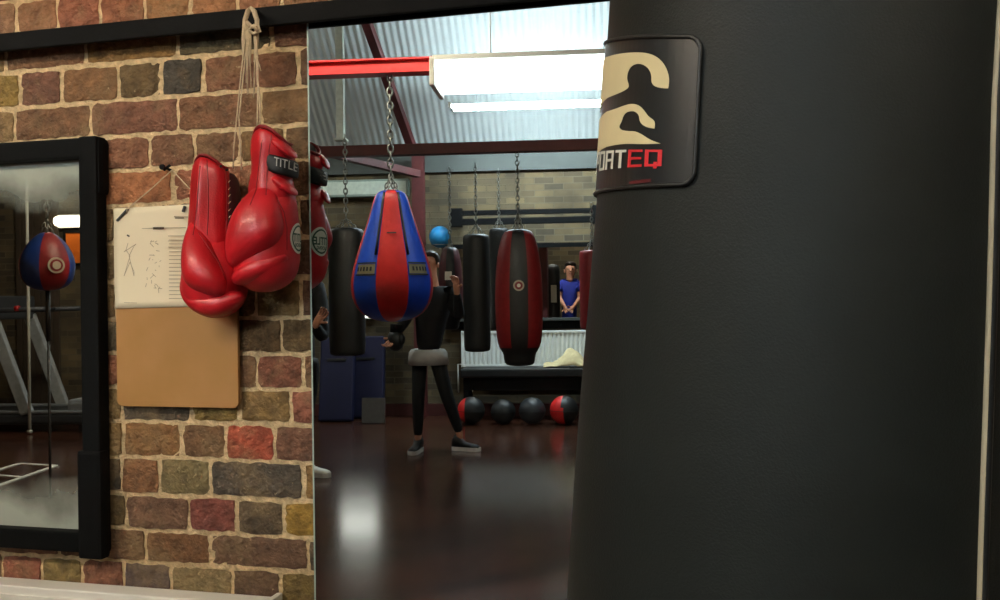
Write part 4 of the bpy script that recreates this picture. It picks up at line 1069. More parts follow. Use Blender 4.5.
# plain black cylinders
cyl = [(.05, 0), (.85, .004), (.97, .02), (1, .06), (1, .3), (1, .6), (1, .94), (.97, .98), (.85, .996), (.05, 1)]
GR = None
hang_bag('heavy_bag', 346, 228, 356, 6.4, 36, cyl, [M_BAG_BLACK], None, 'plain black heavy bag hanging left of the pear-shaped bag in the mirror', zC, straps=4)
hang_bag('heavy_bag', 476, 234, 352, 8.45, 27, cyl, [M_BAG_BLACK], None, 'slim plain black bag between the dark clothed person and the red-panelled bag', zC + .1, straps=4)
hang_bag('heavy_bag', 499, 228, 330, 9.5, 20, cyl, [M_BAG_BLACK], None, 'plain black bag half hidden behind the red-panelled bag', zC + .2, straps=4)
t3, r3, L3 = hang_bag('heavy_bag', 450, 247, 330, 8.7, 25, bul, [M_BAG_BLACK, mat('dark_maroon_vinyl', (70, 18, 24), .5)], bulm, 'black and maroon punch bag beside the head of the person in dark clothes', zC + .1, straps=4)
cyl_patch(t3, r3, L3, bul, A90 - .1, A90 + .45, .60, .70, .004, M_WHITE_PRINT, 'white_label')
hang_bag('heavy_bag', 592, 250, 330, 8.8, 26, cyl, [M_DKRED_V], None, 'plain dull red heavy bag at the right end of the wall rack', farpt(590, 214, .5).z, straps=4)
# blue exercise ball on its wall bracket
bp_ = farpt(440, 237, .30)
t = empty('exercise_ball', bp_); MB().ball((0, 0, 0), .125, u=28, v=18).build('ball', M_SKYBALL, t, smooth=True); MB().tube([(0, .0, -.123), (0, 0, -.128)], .012, n=10).build('valve', M_WHITE, t)
tag(t, 'shiny sky blue ball high on the wall, right of the steel column', 'ball')
b = MB(); b.tube([(math.cos(q * PI / 8) * .09, math.sin(q * PI / 8) * .09, 0) for q in range(16)], .006, n=6, closed=True); b.tube([(0, -.09, 0), (0, -.30, 0), (0, -.30, -.1)], .007, n=6)
o = b.build('wall_bracket', M_STEEL, None, smooth=True); put(o, bp_ + Vector((0, 0, -.092))); tag(o, 'ring bracket carrying the sky blue ball', 'bracket')
# wall rack: two rails and end plates
pa, pb = farpt(455, 214, .45), farpt(600, 214, .45)
rk = MB(); zr1, zr2 = farpt(520, 212, .45).z, farpt(520, 221, .45).z
sa, sb = s_of(pa), s_of(pb)
rk = empty('wall_rack', far_at((sa + sb) / 2, zr2, .45), YAW)
hw = (sb - sa) / 2
MB().box((0, 0, zr1 - zr2), (2 * hw, .05, .055), bev=.004).build('rail', M_BLACK_PAINT, rk); MB().box((0, .02, 0), (2 * hw + .04, .06, .07), bev=.004).build('rail', M_BLACK_PAINT, rk)
for s in (-1, 1):
    MB().box((s * (hw - .02), .02, .05), (.13, .07, .21), bev=.006).build('end_plate', M_BLACK_PAINT, rk)
    MB().bar((s * (hw - .02), 0, .05), (s * (hw - .02), -.45, .05), .05, .05).build('wall_arm', M_BLACK_PAINT, rk)
tag(rk, 'black steel pull-up rack of two horizontal rails on the far wall', 'rack')
# radiator
ra0, ra1 = farpt(462, 331, .1), farpt(586, 366, .1); rs0, rs1 = s_of(ra0), s_of(ra1)
rd = empty('radiator', far_at((rs0 + rs1) / 2, ra1.z, .1), YAW); W_ = rs1 - rs0; H_ = ra0.z - ra1.z
bm = bmesh.new(); ncol = int(W_ / .05)
pts_f = []
for i in range(ncol * 6 + 1):
    x = -W_ / 2 + W_ * i / (ncol * 6); pts_f.append((x, .022 + .009 * math.cos(2 * PI * i / 6)))
def strip(bm, pts, z0, z1, yb):
    a = [bm.verts.new((x, y, z0)) for x, y in pts]; c = [bm.verts.new((x, y, z1)) for x, y in pts]
    for i in range(len(pts) - 1): bm.faces.new((a[i], a[i + 1], c[i + 1], c[i]))
    d = [bm.verts.new((pts[0][0], yb, z0)), bm.verts.new((pts[-1][0], yb, z0)), bm.verts.new((pts[-1][0], yb, z1)), bm.verts.new((pts[0][0], yb, z1))]
    bm.faces.new(d); bm.faces.new([a[0], c[0], d[3], d[0]]); bm.faces.new([a[-1], d[1], d[2], c[-1]])
    bm.faces.new(a[::-1] + [d[0], d[1]]) ; bm.faces.new(c + [d[2], d[3]])
strip(bm, pts_f, .03, H_ - .03, -.03)
from_bm('panel', bm, M_WHITEGLOSS, rd, smooth=False)
MB().box((0, .0, H_ - .018), (W_, .07, .03), bev=.006).box((0, 0, .015), (W_, .06, .03), bev=.006).build('rails', M_WHITEGLOSS, rd)
for s in (-1, 1): MB().box((s * (W_ / 2 + .004), 0, H_ / 2), (.008, .075, H_), bev=.003).build('end_cover', M_WHITEGLOSS, rd)
MB().tube([(-W_ / 2 - .004, 0, .03), (-W_ / 2 - .05, 0, .03), (-W_ / 2 - .05, 0, -.3)], .009, n=8).build('pipe', M_WHITEGLOSS, rd, smooth=True)
tag(rd, 'white panel radiator on the far wall behind the red and black bag', 'radiator')
# bench under it
b0, b1 = farpt(462, 368, .4), farpt(592, 392, .4); s0b, s1b = s_of(b0), s_of(b1); bzt = b0.z; W_ = s1b - s0b
bn = empty('bench', far_at((s0b + s1b) / 2, 0, .36), YAW)
MB().box((0, 0, bzt - .05), (W_, .42, .10), bev=.02).build('seat_pad', M_BAG_BLACK, bn); MB().box((0, -.0, bzt - .17), (W_ - .06, .36, .14), bev=.004).build('seat_frame', M_BLACK_PAINT, bn)
for sx in (-1, 1):
    for sy in (-1, 1): MB().box((sx * (W_ / 2 - .06), sy * .15, (bzt - .24) / 2), (.06, .06, bzt - .24), bev=.004).build('leg', M_BLACK_PAINT, bn)
tag(bn, 'long low black padded bench under the radiator', 'bench')
# towel on the radiator and bench
tw = bmesh.new(); g = []; q0 = farpt(566, 357, .3)
for j in range(15):
    row = []
    for i in range(21):
        u, v = i / 20 - .5, j / 14 - .5
        h = .17 * math.exp(-((u - .12) ** 2) / .06 - v * v / .25) * (1 if True else 0) + .012 * math.sin(u * 25 + v * 8) + .01 * math.sin(v * 19 + u * 7) + .03
        row.append(tw.verts.new((u * .50, v * .30, max(.006, h * (1 - (2 * abs(v)) ** 4 * .7)))))
    g.append(row)
for j in range(14):
    for i in range(20): tw.faces.new((g[j][i], g[j][i + 1], g[j + 1][i + 1], g[j + 1][i]))
o = from_bm('towel', tw, M_TOWEL); o.location = far_at(s_of(q0), bzt + .002, .36); o.rotation_euler = (0, 0, YAW)
sdm = o.modifiers.new('t', 'SOLIDIFY'); sdm.thickness = .006; sdm.offset = 1
tag(o, 'crumpled cream towel heaped on the right end of the black bench', 'towel')
# medicine balls
def med_ball(px, Z_w, r, mats, fn, label, group, rot=0.0):
    q = farpt(px, 400, Z_w); t = empty('medicine_ball', (q.x, q.y, r), YAW + rot)
    mb = MB(); M = Matrix.Diagonal((r, r, r, 1)) @ Matrix.Rotation(PI / 2, 4, 'Y')
    s = bmesh.ops.create_uvsphere(mb.bm, u_segments=24, v_segments=16, radius=1, matrix=M)
    for f in mb.bm.faces: f.material_index = fn(f.calc_center_median() / r)
    mb.build('ball_cover', None, t, smooth=True, mats=mats)
    MB().tube([(math.cos(a * PI / 16) * r * 1.0, math.sin(a * PI / 16) * r, 0) for a in range(32)], .003, n=5, closed=True).build('welt', M_BAG_BLACK, t, smooth=True)
    tag(t, label, 'medicine ball', group); return t
G5 = 'medicine balls under the bench'
MBR = [M_BAG_BLACK, mat('bright_red_rubber', (206, 28, 26), .5)]
med_ball(471, .76, .15, MBR, lambda c: 1 if -.95 < c.x < -.35 else 0, 'black medicine ball with a red band, leftmost, beside the standing legs', G5)
med_ball(503, .75, .135, [M_BAG_BLACK], lambda c: 0, 'plain black medicine ball, second from the left under the bench', G5)
med_ball(532, .75, .145, [mat('dark_grey_rubber', (40, 44, 48), .45)], lambda c: 0, 'dark grey medicine ball, third from the left under the bench', G5)
med_ball(564, .78, .155, MBR, lambda c: 1 if (c.x * .8 + c.z * .1 < .1) else 0, 'half red half black medicine ball, rightmost under the bench', G5, rot=.25)
# white light box high on the wall
la, lb = farpt(322, 190, .06), farpt(409, 190, .06); zl1, zl0 = farpt(365, 180, .06).z, farpt(365, 197, .06).z
o = empty('wall_sign_box', far_at((s_of(la) + s_of(lb)) / 2, zl0, .06), YAW); hw = (s_of(lb) - s_of(la)) / 2
MB().box((0, 0, (zl1 - zl0) / 2), (2 * hw, .1, zl1 - zl0), bev=.01).build('case', mat('grey_green_casing', (140, 156, 146), .5), o)
MB().box((0, .052, (zl1 - zl0) / 2), (2 * hw - .05, .008, zl1 - zl0 - .05), bev=.002).build('front_panel', mat('milky_panel', (200, 210, 196), .4), o)
tag(o, 'long pale blank panel box high on the wall behind the pear-shaped bag', 'panel box')
# lit panel low on the far wall: hidden by the hanging bags, it shows as the bright patch on the glossy floor
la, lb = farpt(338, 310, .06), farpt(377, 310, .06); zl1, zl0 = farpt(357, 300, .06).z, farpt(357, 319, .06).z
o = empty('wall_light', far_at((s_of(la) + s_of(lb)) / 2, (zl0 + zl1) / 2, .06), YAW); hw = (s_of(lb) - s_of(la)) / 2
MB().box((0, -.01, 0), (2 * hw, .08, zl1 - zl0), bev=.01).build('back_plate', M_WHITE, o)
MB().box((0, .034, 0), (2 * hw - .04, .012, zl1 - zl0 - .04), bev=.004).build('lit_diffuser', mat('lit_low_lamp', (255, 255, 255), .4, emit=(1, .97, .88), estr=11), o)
tag(o, 'lit white lamp low on the far wall behind the pear-shaped bag, reflected on the floor', 'light')
# blue crash mats leaning on the wall
for i, (px0, px1, w0, lean, lab) in enumerate(((318, 352, .55, .16, 'dark blue crash mat leaning on the wall, nearer of the two'), (346, 383, .28, .12, 'dark blue crash mat leaning on the wall beside the column'))):
    a = farpt(px0, 340, w0); c = farpt(px1, 340, w0); zt_m = farpt(350, 336, w0).z; W_ = s_of(c) - s_of(a)
    t = empty('crash_mat', far_at((s_of(a) + s_of(c)) / 2, 0, w0 + .05), YAW)
    T = Matrix.Rotation(lean, 4, 'X')
    MB().box((0, -.05, zt_m / 2), (W_, .10, zt_m - .012), mt=T, bev=.02).build('mat_cover', M_NAVY, t)
    MB().box((0, .003, zt_m * .72), (.22, .012, .03), mt=T, bev=.004).build('carry_handle', M_BAG_BLACK, t)
    t.location.z = .008
    tag(t, lab, 'crash mat', 'dark blue crash mats')
# grey plywood board beside
a = farpt(373, 395, .7)
o = MB().box((0, 0, .14), (.26, .03, .28), bev=.004, mt=Matrix.Rotation(.12, 4, 'X')).build('wooden_board', mat('grey_plywood', (74, 68, 62), .7)); put(o, Vector((a.x, a.y, 0.003))); tag(o, 'small grey board standing on the floor in front of the blue mats', 'board')

# ------------------------------------------------------------------ people
def fingers(nodes, edges, palm_i, palm, dirv, side, nrm, s=1.0, curl=.5):
    """four fingers and a thumb growing from the palm node"""
    for k, (off, ln) in enumerate(((-.030, .070), (-.010, .080), (.011, .075), (.030, .060))):
        b0 = palm + dirv * .05 * s + side * off * s; p = b0; last = palm_i; d = dirv.copy()
        for q in range(3):
            nodes.append((p.copy(), .0085 * s, .0085 * s)); edges.append((last, len(nodes) - 1)); last = len(nodes) - 1
            d = (d + nrm * curl * (q + .4)).normalized(); p = p + d * ln * s / 2.4
        nodes.append((p.copy(), .007 * s, .007 * s)); edges.append((last, len(nodes) - 1))
    p = palm - side * .03 * s + dirv * .005 * s; last = palm_i; d = (-side * .8 + dirv * .6 + nrm * .3).normalized()
    for q in range(3):
        nodes.append((p.copy(), .0105 * s, .0105 * s)); edges.append((last, len(nodes) - 1)); last = len(nodes) - 1; p = p + d * .028 * s; d = (d + dirv * .3 + nrm * .2).normalized()
def person(J, look, label, top, trousers, hem=None, shoe=(M_BLACKCLOTH, M_SOLE), foot_dirs=None, sleeves='long', hands=None, group=None, build=1.0, hairm=M_HAIR):
    """J: joints in world space"""
    base = Vector(((J['lank'].x + J['rank'].x) / 2, (J['lank'].y + J['rank'].y) / 2, 0))
    t = empty('person', base); W = {k_: v - base for k_, v in J.items()}
    look = look.normalized(); sidev = look.cross(Vector((0, 0, 1))).normalized()
    nd = []; ed = []
    def N(p, rx, ry=None, link=None):
        nd.append((p.copy(), rx * build, (ry or rx) * build)); i = len(nd) - 1
        if link is not None: ed.append((link, i))
        return i
    pel = N(W['pelvis'], .07, .065); wst = N(W['pelvis'].lerp(W['chest'], .45), .085, .07, pel); ch = N(W['chest'], .095, .08, wst); nb_ = N(W['neck'], .062, .06, ch)
    n2 = N(W['neck'].lerp(W['head'], .42), .052, .052, nb_); h1 = N(W['head'] - Vector((0, 0, .045)), .066, .072, n2); h2 = N(W['head'] + Vector((0, 0, .02)), .078, .088, h1); h3 = N(W['head'] + Vector((0, 0, .075)), .066, .078, h2)
    arms = {}
    for s in 'lr':
        sh_ = N(W[s + 'sho'], .046, None, ch); el = N(W[s + 'elb'], .038, None, sh_); wr = N(W[s + 'wri'], .027, None, el); 
        dv = (W[s + 'wri'] - W[s + 'elb']).normalized() if s + 'hdir' not in J else J[s + 'hdir'].normalized()
        pm = W[s + 'wri'] + dv * .05; pi_ = N(pm, .034, .018, wr)
        sd_ = dv.cross(look); sd_ = sd_.normalized() if sd_.length > .1 else sidev; nm_ = sd_.cross(dv).normalized()
        fingers(nd, ed, pi_, pm, dv, sd_, nm_, 1.0, .35)
    for s in 'lr':
        hp = N(W['pelvis'] + (sidev * (.085 if s == 'r' else -.085)) * (1 if J.get('flip') is None else -1) - Vector((0, 0, .12)), .05, None, pel)
        kn = N(W[s + 'kne'], .048, None, hp); cf = N(W[s + 'kne'].lerp(W[s + 'ank'], .35), .044, None, kn); an = N(W[s + 'ank'], .034, None, cf); N(Vector((W[s + 'ank'].x, W[s + 'ank'].y, .045)), .03, None, an)
    body_ = skin('body', nd, ed, M_SKIN, t, sub=1)
    # clothes
    cn = []; ce = []
    def C(p, rx, ry=None, link=None):
        cn.append((p.copy(), rx * build, (ry or rx) * build)); i = len(cn) - 1
        if link is not None: ce.append((link, i))
        return i
    p0 = C(W['pelvis'] - Vector((0, 0, .09)), .150, .122); p1 = C(W['pelvis'].lerp(W['chest'], .45), .140, .115, p0); p2 = C(W['chest'], .155, .122, p1); p3 = C(W['neck'] - Vector((0, 0, .02)), .075, .072, p2)
    for s in 'lr':
        q = C(W[s + 'sho'], .072, None, p2)
        if sleeves == 'long': q = C(W[s + 'elb'], .056, None, q); C(W[s + 'wri'], .038, None, q)
        else: C(W[s + 'sho'].lerp(W[s + 'elb'], .65), .062, None, q)
    skin('top', cn, ce, top, t, sub=1)
    cn = []; ce = []
    p0 = C(W['pelvis'] - Vector((0, 0, .02)), .105, .09)
    for s in 'lr':
        q = C(W['pelvis'] + (sidev * (.085 if s == 'r' else -.085)) * (1 if J.get('flip') is None else -1) - Vector((0, 0, .07)), .082, None, p0)
        q = C(W[s + 'kne'], .066, None, q); q = C(W[s + 'kne'].lerp(W[s + 'ank'], .4), .058, None, q); C(W[s + 'ank'] - Vector((0, 0, .0)), .043, None, q)
    skin('trousers', cn, ce, trousers, t, sub=1)
    if hem:
        mb = MB(); c_ = W['pelvis'] - Vector((0, 0, .085)); n_ = 20
        mb.lathe([(.15 * build, .075), (.172 * build, .05), (.186 * build, -.062), (.182 * build, -.06), (.160 * build, .05)], c=c_, n=24, sy=.9); mb.build('shirt_hem', hem, t, smooth=True)
    for s in 'lr':
        d = (foot_dirs or {}).get(s, look); d = Vector((d.x, d.y, 0)).normalized(); a = W[s + 'ank']; sd_ = d.cross(Vector((0, 0, 1)))
        M = Matrix((d, -sd_, Vector((0, 0, 1)))).transposed().to_4x4(); M.translation = Vector((a.x, a.y, 0))
        up_ = MB(); secs = [(-.07, .028, .09), (-.045, .040, .125), (0, .042, .125), (.05, .040, .065), (.10, .044, .05), (.15, .042, .043), (.185, .03, .034)]
        rings = []
        for (x, w, h) in secs:
            row = []
            for q in range(12):
                an = 2 * PI * q / 12; row.append(up_.bm.verts.new(M @ Vector((x, w * math.cos(an), .018 + (h / 2) * (1 + math.sin(an))))))
            rings.append(row)
        for i in range(len(rings) - 1):
            for q in range(12): up_.bm.faces.new((rings[i][q], rings[i][(q + 1) % 12], rings[i + 1][(q + 1) % 12], rings[i + 1][q]))
        up_.bm.faces.new(rings[0][::-1]); up_.bm.faces.new(rings[-1])
        so = up_.build('shoe', shoe[0], t, smooth=True)
        out_ = [(-.078, .0), (-.068, .03), (-.03, .038), (.03, .038), (.10, .047), (.16, .045), (.195, .02), (.2, 0), (.195, -.02), (.16, -.045), (.10, -.047), (.03, -.038), (-.03, -.038), (-.068, -.03)]
        bm = bmesh.new(); f = bm.faces.new([bm.verts.new(M @ Vector((x, y, .002))) for x, y in out_]); r = bmesh.ops.extrude_face_region(bm, geom=[f]); bmesh.ops.translate(bm, verts=[v for v in r['geom'] if isinstance(v, bmesh.types.BMVert)], vec=(0, 0, .034))
        from_bm('sole', bm, shoe[1], so, smooth=False)
    # hair, ears, face
    hc = W['head']
    mb = MB(); mb.ball((0, 0, 0), 1, u=20, v=14); 
    for v in mb.bm.verts:
        c = v.co.copy(); q = hc + sidev * c.x * .088 + look * (c.y * .098 - .008) + Vector((0, 0, .035 + c.z * .088))
        if c.y > .35 and c.z < .45: q -= look * .045
        if c.z < -.5: q += Vector((0, 0, .02))
        v.co = q
    mb.build('hair', hairm, t, smooth=True)
    for s in (-1, 1): MB().ball(hc + sidev * s * .082 + Vector((0, 0, -.012)), .02, sc=(.5, .8, 1.4), u=10, v=8).build('ear', M_SKIN, t, smooth=True)
    mb = MB(); mb.tube([hc + look * .082 + Vector((0, 0, .012)), hc + look * .10 + Vector((0, 0, -.016)), hc + look * .085 + Vector((0, 0, -.026))], [.007, .012, .008], n=8).build('nose', M_SKIN, t, smooth=True)
    for s in (-1, 1): MB().ball(hc + look * .084 + sidev * s * .031 + Vector((0, 0, .012)), .009, sc=(1.2, 1, .8), u=10, v=8).build('eye', mat('dark_eye', (30, 22, 20), .3), t, smooth=True)
    MB().ball(hc + look * .085 + Vector((0, 0, -.052)), .014, sc=(1.5, 1, .4), u=10, v=6).build('mouth', mat('lips', (150, 74, 70), .5), t, smooth=True)
    tag(t, label, 'person', group)
    return t
TV = Vector((E2.x * -1, E2.y * -1, 0))                     # towards the mirror
def vj(px, py, Z, dy=0): return virt(px, py, Z) + TV * dy
Zp = 8.05
fp = vfloor(424, 447)
J = dict(pelvis=vj(428, 348, Zp), chest=vj(433, 308, Zp, .02), neck=vj(433, 284, Zp), head=vj(430, 264, Zp), lsho=vj(415, 295, Zp), rsho=vj(452, 295, Zp), lelb=vj(407, 320, Zp, .05), relb=vj(461, 318, Zp, .1),
         lwri=vj(399, 334, Zp, .15), rwri=vj(460, 292, Zp, .22), lkne=vj(419, 395, Zp, .03), rkne=vj(447, 393, Zp, .05), lank=vj(418, 437, Zp), rank=vj(459, 434, Zp, -.05), flip=None)
J.pop('flip')
lk = (TV * .5 - E1 * .9)
# walking order of hips: picture right = +E1
def hips(J): return J
pA = person(J, TV * 1.0 - E1 * .35, 'standing person in black top and trousers, pale shirt hem and trainers', M_BLACKCLOTH, mat('black_leggings', (10, 11, 12), .8), hem=M_WHITECLOTH, shoe=(mat('black_trainer', (16, 17, 18), .6), M_SOLE), foot_dirs={'l': TV * 1 - E1 * .15, 'r': E1 * 1 + TV * .25})
# the punch mitt on the left hand
wr = J['lwri'] + Vector((0, 0, -.05)); g_ = empty('punch_glove', wr)
mb = MB(); mb.ball((0, 0, 0), .085, sc=(.9, .9, 1.15), u=20, v=14); mb.build('glove_body', M_BAG_BLACK, g_, smooth=True)
MB().ball((.06, .02, .01), .035, sc=(1, 1, 1.5), u=12, v=8).build('thumb', M_BAG_BLACK, g_, smooth=True); MB().tube([(0, 0, .06), (.01, 0, .14)], [.05, .055], n=14).build('cuff', M_BLACK_PAINT, g_, smooth=True)
tag(g_, 'black training glove on the lowered hand of the person in black', 'boxing glove')
# phone holder at the left edge of the tall mirror
Zq = 7.0
J = dict(pelvis=vj(301, 356, Zq), chest=vj(300, 305, Zq), neck=vj(300, 272, Zq), head=vj(300, 246, Zq), lsho=vj(282, 284, Zq), rsho=vj(319, 286, Zq), lelb=vj(279, 325, Zq), relb=vj(327, 338, Zq, .12),
         lwri=vj(294, 318, Zq, .25), rwri=vj(326, 324, Zq, .30), lkne=vj(292, 408, Zq), rkne=vj(307, 408, Zq), lank=vj(290, 454, Zq), rank=vj(308, 456, Zq), rhdir=Vector((0, 0, .7)) + E1 * .6 + TV * .2)
pC = person(J, TV, 'person in dark clothes and white shoes at the left edge of the tall mirror', M_BLACKCLOTH, MATS['black_leggings'], shoe=(M_WHITE, M_SOLE), foot_dirs={'r': E1 + TV * .3, 'l': TV})
ph = empty('phone', vj(318, 311, Zq, .36), YAW)
MB().box((0, 0, 0), (.075, .009, .15), bev=.004).build('phone_case', M_BAG_BLACK, ph); MB().box((0, .0055, 0.01), (.066, .002, .12)).build('screen', M_SCREEN, ph)
tag(ph, 'small phone with a pale blue glow in the hand of the left person', 'phone')
# person in blue beyond the opening
def oj(px, py, w, dy=0): return farpt(px, py, w) + TV * dy
wz = -1.7
J = dict(pelvis=oj(569, 322, wz), chest=oj(570, 292, wz), neck=oj(570, 280, wz), head=oj(570.5, 270, wz), lsho=oj(561.5, 283, wz), rsho=oj(578, 283, wz), lelb=oj(559.5, 298, wz, .04), relb=oj(580, 298, wz, .04),
         lwri=oj(564.5, 306, wz, .18), rwri=oj(574, 306, wz, .18), lkne=oj(566, 360, wz), rkne=oj(574, 360, wz), lank=oj(566, 390, wz), rank=oj(575, 390, wz))
for k_ in ('lank', 'rank'): J[k_].z = .08
for k_ in ('lkne', 'rkne'): J[k_].z = .48
pB = person(J, TV, 'person in a blue short-sleeved top, hands together, beyond the wall opening', M_ROYAL, M_BLACKCLOTH, shoe=(M_BLACKCLOTH, M_SOLE), sleeves='short', build=.92)
def stand_bag(px, w, r, h, material, label):
    q = farpt(px, 300, w); t = empty('punch_post', (q.x, q.y, 0), YAW)
    MB().lathe([(.02, 0), (.24, .005), (.26, .03), (.22, .09), (.06, .11), (.05, .5)], n=24).build('base', M_BLACK_PAINT, t, smooth=True)
    MB().lathe([(.02, .45), (r * .9, .455), (r, .5), (r, h - .08), (r * .85, h - .02), (.02, h)], n=24).build('pad', material, t, smooth=True)
    MB().box((r * .15, r * .97, h - .38), (r * .8, .02, .22), bev=.006).build('white_label', M_WHITE_PRINT, t)
    tag(t, label, 'punch post'); return t
stand_bag(553, -1.0, .09, 1.80, M_BAG_BLACK, 'free-standing black punch post with a white label, left of the person in blue')

# ------------------------------------------------------------------ things seen in the framed mirror on the left
# teardrop ball on a chain with a floor strap
Zb = None
dd = ray(45, 262); c = flip(CAM); d2 = Vector((dd.x, -dd.y, dd.z)); tt = ((far_at(0, 0, wB) - c).dot(E2)) / d2.dot(E2); Zb = tt
tear = [(.05, 0), (.45, .02), (.75, .09), (.93, .22), (1, .38), (.98, .52), (.86, .68), (.64, .83), (.42, .93), (.25, .98), (.05, 1)]
def tearm(k, i): return 0 if int(((k + .5) / 32 * 2 * PI) / (PI / 3)) % 2 == 1 else 1
mat('navy_vinyl', (18, 52, 120), .42, noise=.1)
tt_, r5, L5 = hang_bag('punch_ball', 47, 232, 291, Zb, 52, tear, [M_DKRED_V, MATS['navy_vinyl']], tearm, 'small round red and blue punch ball seen in the framed mirror, strapped to floor', zB - .03, strap_px=14, straps=4, yaw_off=-.3)
disc_on(tt_, r5, L5, tear, .42, .040, mat('pale_badge', (178, 170, 150), .6), 'round_badge', -.001); disc_on(tt_, r5, L5, tear, .42, .030, M_DKRED_V, 'badge_centre', .0025); disc_on(tt_, r5, L5, tear, .42, .02, MATS['pale_badge'], 'badge_dot', .005)
MB().tube([(0, 0, .01), (0, 0, -.25)], .012, n=8).build('strap', M_BAG_BLACK, tt_, smooth=True)
zbt = tt_.location.z
MB().tube([(0, 0, -.25), (0.0, 0, -zbt + .08)], .007, n=8).build('elastic_cord', M_BAG_BLACK, tt_, smooth=True)
MB().tube([(0, 0, -zbt + .085), (0, 0, -zbt + .004)], .004, n=6).tube([(0.03 * math.cos(a), .03 * math.sin(a), -zbt + .006) for a in (0, 1, 2, 3, 4, 5)], .005, n=6, closed=True).build('floor_hook', M_CHROME, tt_, smooth=True)
# rope
rp = farpt(28, 300, 1.5)
o = MB().tube([(0, 0, 0), (0.004, 0, 1.3), (0, 0, 2.7), (0, 0, CEIL - .9)], .016, n=8).tube([(-.02, 0, .02), (.02, 0, .02)], .02, n=8).build('hanging_rope', M_ROPE, smooth=True); o.location = (rp.x, rp.y, .01); tag(o, 'thin pale rope hanging straight down behind the small punch ball', 'rope')
# orange door and wall light, added dark boarding and pier
oa_, ob_ = farpt(65, 232, .04), farpt(92, 264, .04)
op = empty('notice_board', far_at((s_of(oa_) + s_of(ob_)) / 2, ob_.z, .04), YAW); ow, oh = s_of(ob_) - s_of(oa_), oa_.z - ob_.z
MB().box((0, 0, oh / 2), (ow, .02, oh), bev=.003).build('orange_panel', M_ORANGE, op)
fr = MB()
for c_, z_ in (((0, oh), (ow + .04, .04, .03)), ((0, 0), (ow + .04, .04, .03)), ((-ow / 2, oh / 2), (.03, .04, oh)), ((ow / 2, oh / 2), (.03, .04, oh))): fr.box((c_[0], 0, c_[1]), z_, bev=.003)
fr.build('frame', M_BLACK_FRAME, op)
tag(op, 'bright orange panel on the far wall under the small wall lamp', 'panel')
wl = empty('wall_light', far_at(s_of(farpt(69, 221, .1)), farpt(69, 221, .1).z, .09), YAW)
MB().box((0, -.05, 0), (.34, .06, .16), bev=.01).build('back_plate', M_WHITE, wl)
MB().tube([(-.17, 0, 0), (.17, 0, 0)], .055, n=16).build('lit_diffuser', mat('lit_wall_lamp', (255, 255, 255), .4, emit=(1, .93, .74), estr=9), wl, smooth=True)
tag(wl, 'small lit white wall lamp above the orange panel in the framed mirror', 'light')
pA_, pB_ = farpt(15, 200, .06), farpt(58, 200, .06)
zt_p = farpt(30, 168, .06).z
o = MB()
n_ = 7; s0, s1 = s_of(pA_), s_of(pB_)
for i in range(n_):
    o.box((s0 + (s1 - s0) * (i + .5) / n_ - (s0 + s1) / 2, 0, zt_p / 2), ((s1 - s0) / n_ - .006, .03, zt_p), bev=.003)
o = o.build('darkening_boards', M_DARKPANEL); put(o, far_at((s0 + s1) / 2, 0, .05)); tag(o, 'dark brown vertical boarding added to darken the far wall behind the rope', 'cladding')  # boards added in place of brick that would stay unlit here
# treadmill
tq = farpt(30, 420, 1.0)
tm = empty('treadmill', (tq.x, tq.y, 0), YAW)
def tl(px, py, w): p_ = farpt(px, py, w); q = Matrix.Rotation(-YAW, 4, 'Z') @ (p_ - Vector((tq.x, tq.y, 0))); return q
w1, w2 = 1.35, .65
MB().box((.05, 0, .14), (1.75, .72, .12), bev=.03).build('deck', M_DKGREYP, tm); MB().box((.05, 0, .206), (1.45, .5, .012), bev=.003).build('running_belt', M_BAG_BLACK, tm)
for s in (-1, 1):
    MB().box((.05, s * .32, .215), (1.7, .08, .03), bev=.01).build('side_rail', M_GREYP, tm)
    a = tl(46, 395, 1.0); c_ = tl(10, 313, 1.0); a.y = c_.y = s * .34
    MB().bar((a.x, a.y, .2), (c_.x, c_.y, c_.z), .13, .07, bev=.015, up=Vector((0, 1, 0))).build('upright', mat('light_grey_plastic', (150, 154, 154), .45), tm)
    MB().tube([(c_.x, c_.y, c_.z), (c_.x + .1, s * .34, c_.z + .03), (c_.x + .62, s * .34, c_.z + .04)], .028, n=10).build('handrail', M_DKGREYP, tm, smooth=True)
MB().box((c_.x + .03, 0, c_.z + .06), (.09, .70, .26), bev=.02).build('console', M_DKGREYP, tm); MB().tube([(c_.x + .32, -.34, c_.z + .04), (c_.x + .32, .34, c_.z + .04)], .022, n=10).build('front_bar', M_DKGREYP, tm, smooth=True)
MB().box((.80, 0, .26), (.36, .66, .18), bev=.05).build('motor_cover', M_GREYP, tm)
for sx in (-1, 1):
    for sy in (-1, 1): MB().box((.05 + sx * .75, sy * .3, .04), (.09, .07, .08), bev=.01).build('foot', M_BAG_BLACK, tm)
MB().tube([(c_.x + .30, .36, c_.z + .05), (c_.x + .34, .36, c_.z + .05)], .03, n=12).build('stop_button', M_RED_V, tm, smooth=True)
tag(tm, 'grey treadmill with slanting uprights seen in the framed mirror', 'treadmill')
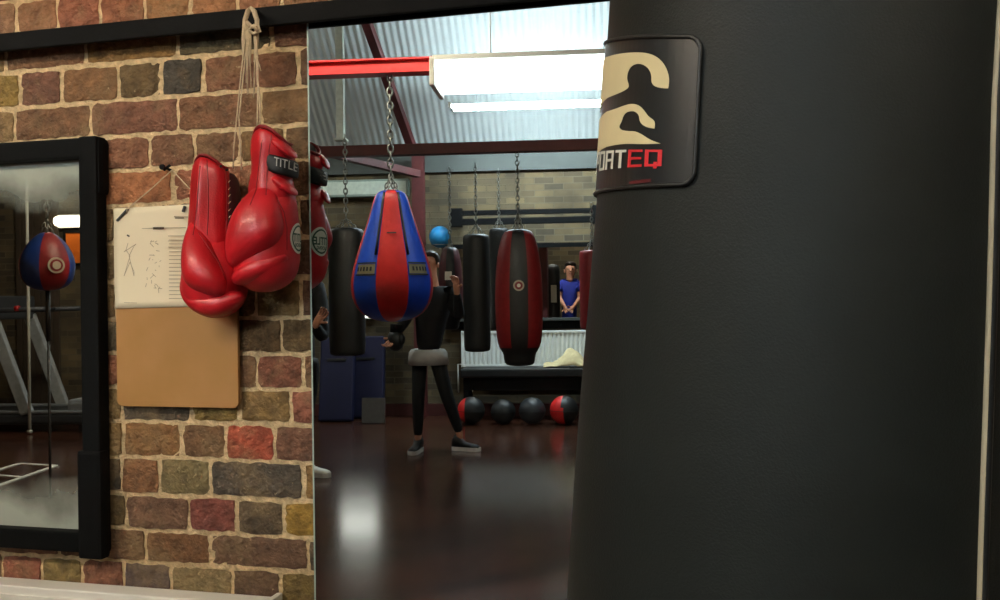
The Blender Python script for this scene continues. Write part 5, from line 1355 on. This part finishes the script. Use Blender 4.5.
# exercise bench right of it
eq = farpt(70, 420, .9)
t = empty('cross_trainer', tuple(Vector((eq.x, eq.y, 0)) + E1 * 1.25), YAW)
MB().lathe([(.02, -.06), (.30, -.055), (.33, 0), (.30, .055), (.02, .06)], n=28).build('flywheel_cover', M_GREYP, t, smooth=True)
for o_ in t.children: o_.rotation_euler = (PI / 2, 0, 0); o_.location = (0, 0, .48)
MB().bar((0, -.1, .35), (-.12, -.1, 1.22), .07, .06, bev=.01, up=Vector((0, 1, 0))).build('mast', M_GREYP, t)
MB().box((0, 0, .08), (1.1, .12, .09), bev=.02).box((-.5, 0, .05), (.1, .55, .09), bev=.02).box((.5, 0, .05), (.1, .55, .09), bev=.02).build('base_frame', M_DKGREYP, t)
MB().box((-.14, -.1, 1.28), (.08, .28, .18), bev=.02).build('console', M_DKGREYP, t)
for s in (-1, 1): MB().tube([(-.05, s * .28, .5), (-.2, s * .28, 1.0), (-.22, s * .26, 1.42)], .02, n=8).build('arm_lever', M_GREYP, t, smooth=True); MB().box((.1, s * .22, .3), (.36, .1, .04), bev=.01).build('pedal', M_BAG_BLACK, t)
tag(t, 'grey exercise machine with a round cover beside the treadmill', 'exercise machine')
# agility ladder lines lying on the floor
def fline(mb, a, c, w=.035):
    p_, q = vfloor(*a, .004), vfloor(*c, .004); mb.bar(p_, q, w, .006)
lb = MB()
fline(lb, (-30, 478), (19, 463.5)); fline(lb, (19, 463.5), (56, 465.5)); fline(lb, (56, 465.5), (-30, 495)); fline(lb, (-18, 474), (22, 477)); fline(lb, (-60, 484), (-12, 489))
tag(lb.build('agility_ladder', mat('white_webbing', (215, 212, 200), .7)), 'white webbing agility ladder lying flat on the dark floor', 'agility ladder')

# ------------------------------------------------------------------ world and view
w = bpy.data.worlds.new('world'); S.world = w; w.use_nodes = True
w.node_tree.nodes['Background'].inputs[0].default_value = (.02, .022, .025, 1); w.node_tree.nodes['Background'].inputs[1].default_value = .5
S.view_settings.view_transform = 'Standard'; S.view_settings.look = 'None'; S.view_settings.gamma = 1; S.view_settings.use_curve_mapping = False
S.view_settings.exposure = -0.08
S.cycles.use_denoising = True
S.cycles.max_bounces = 8; S.cycles.glossy_bounces = 6
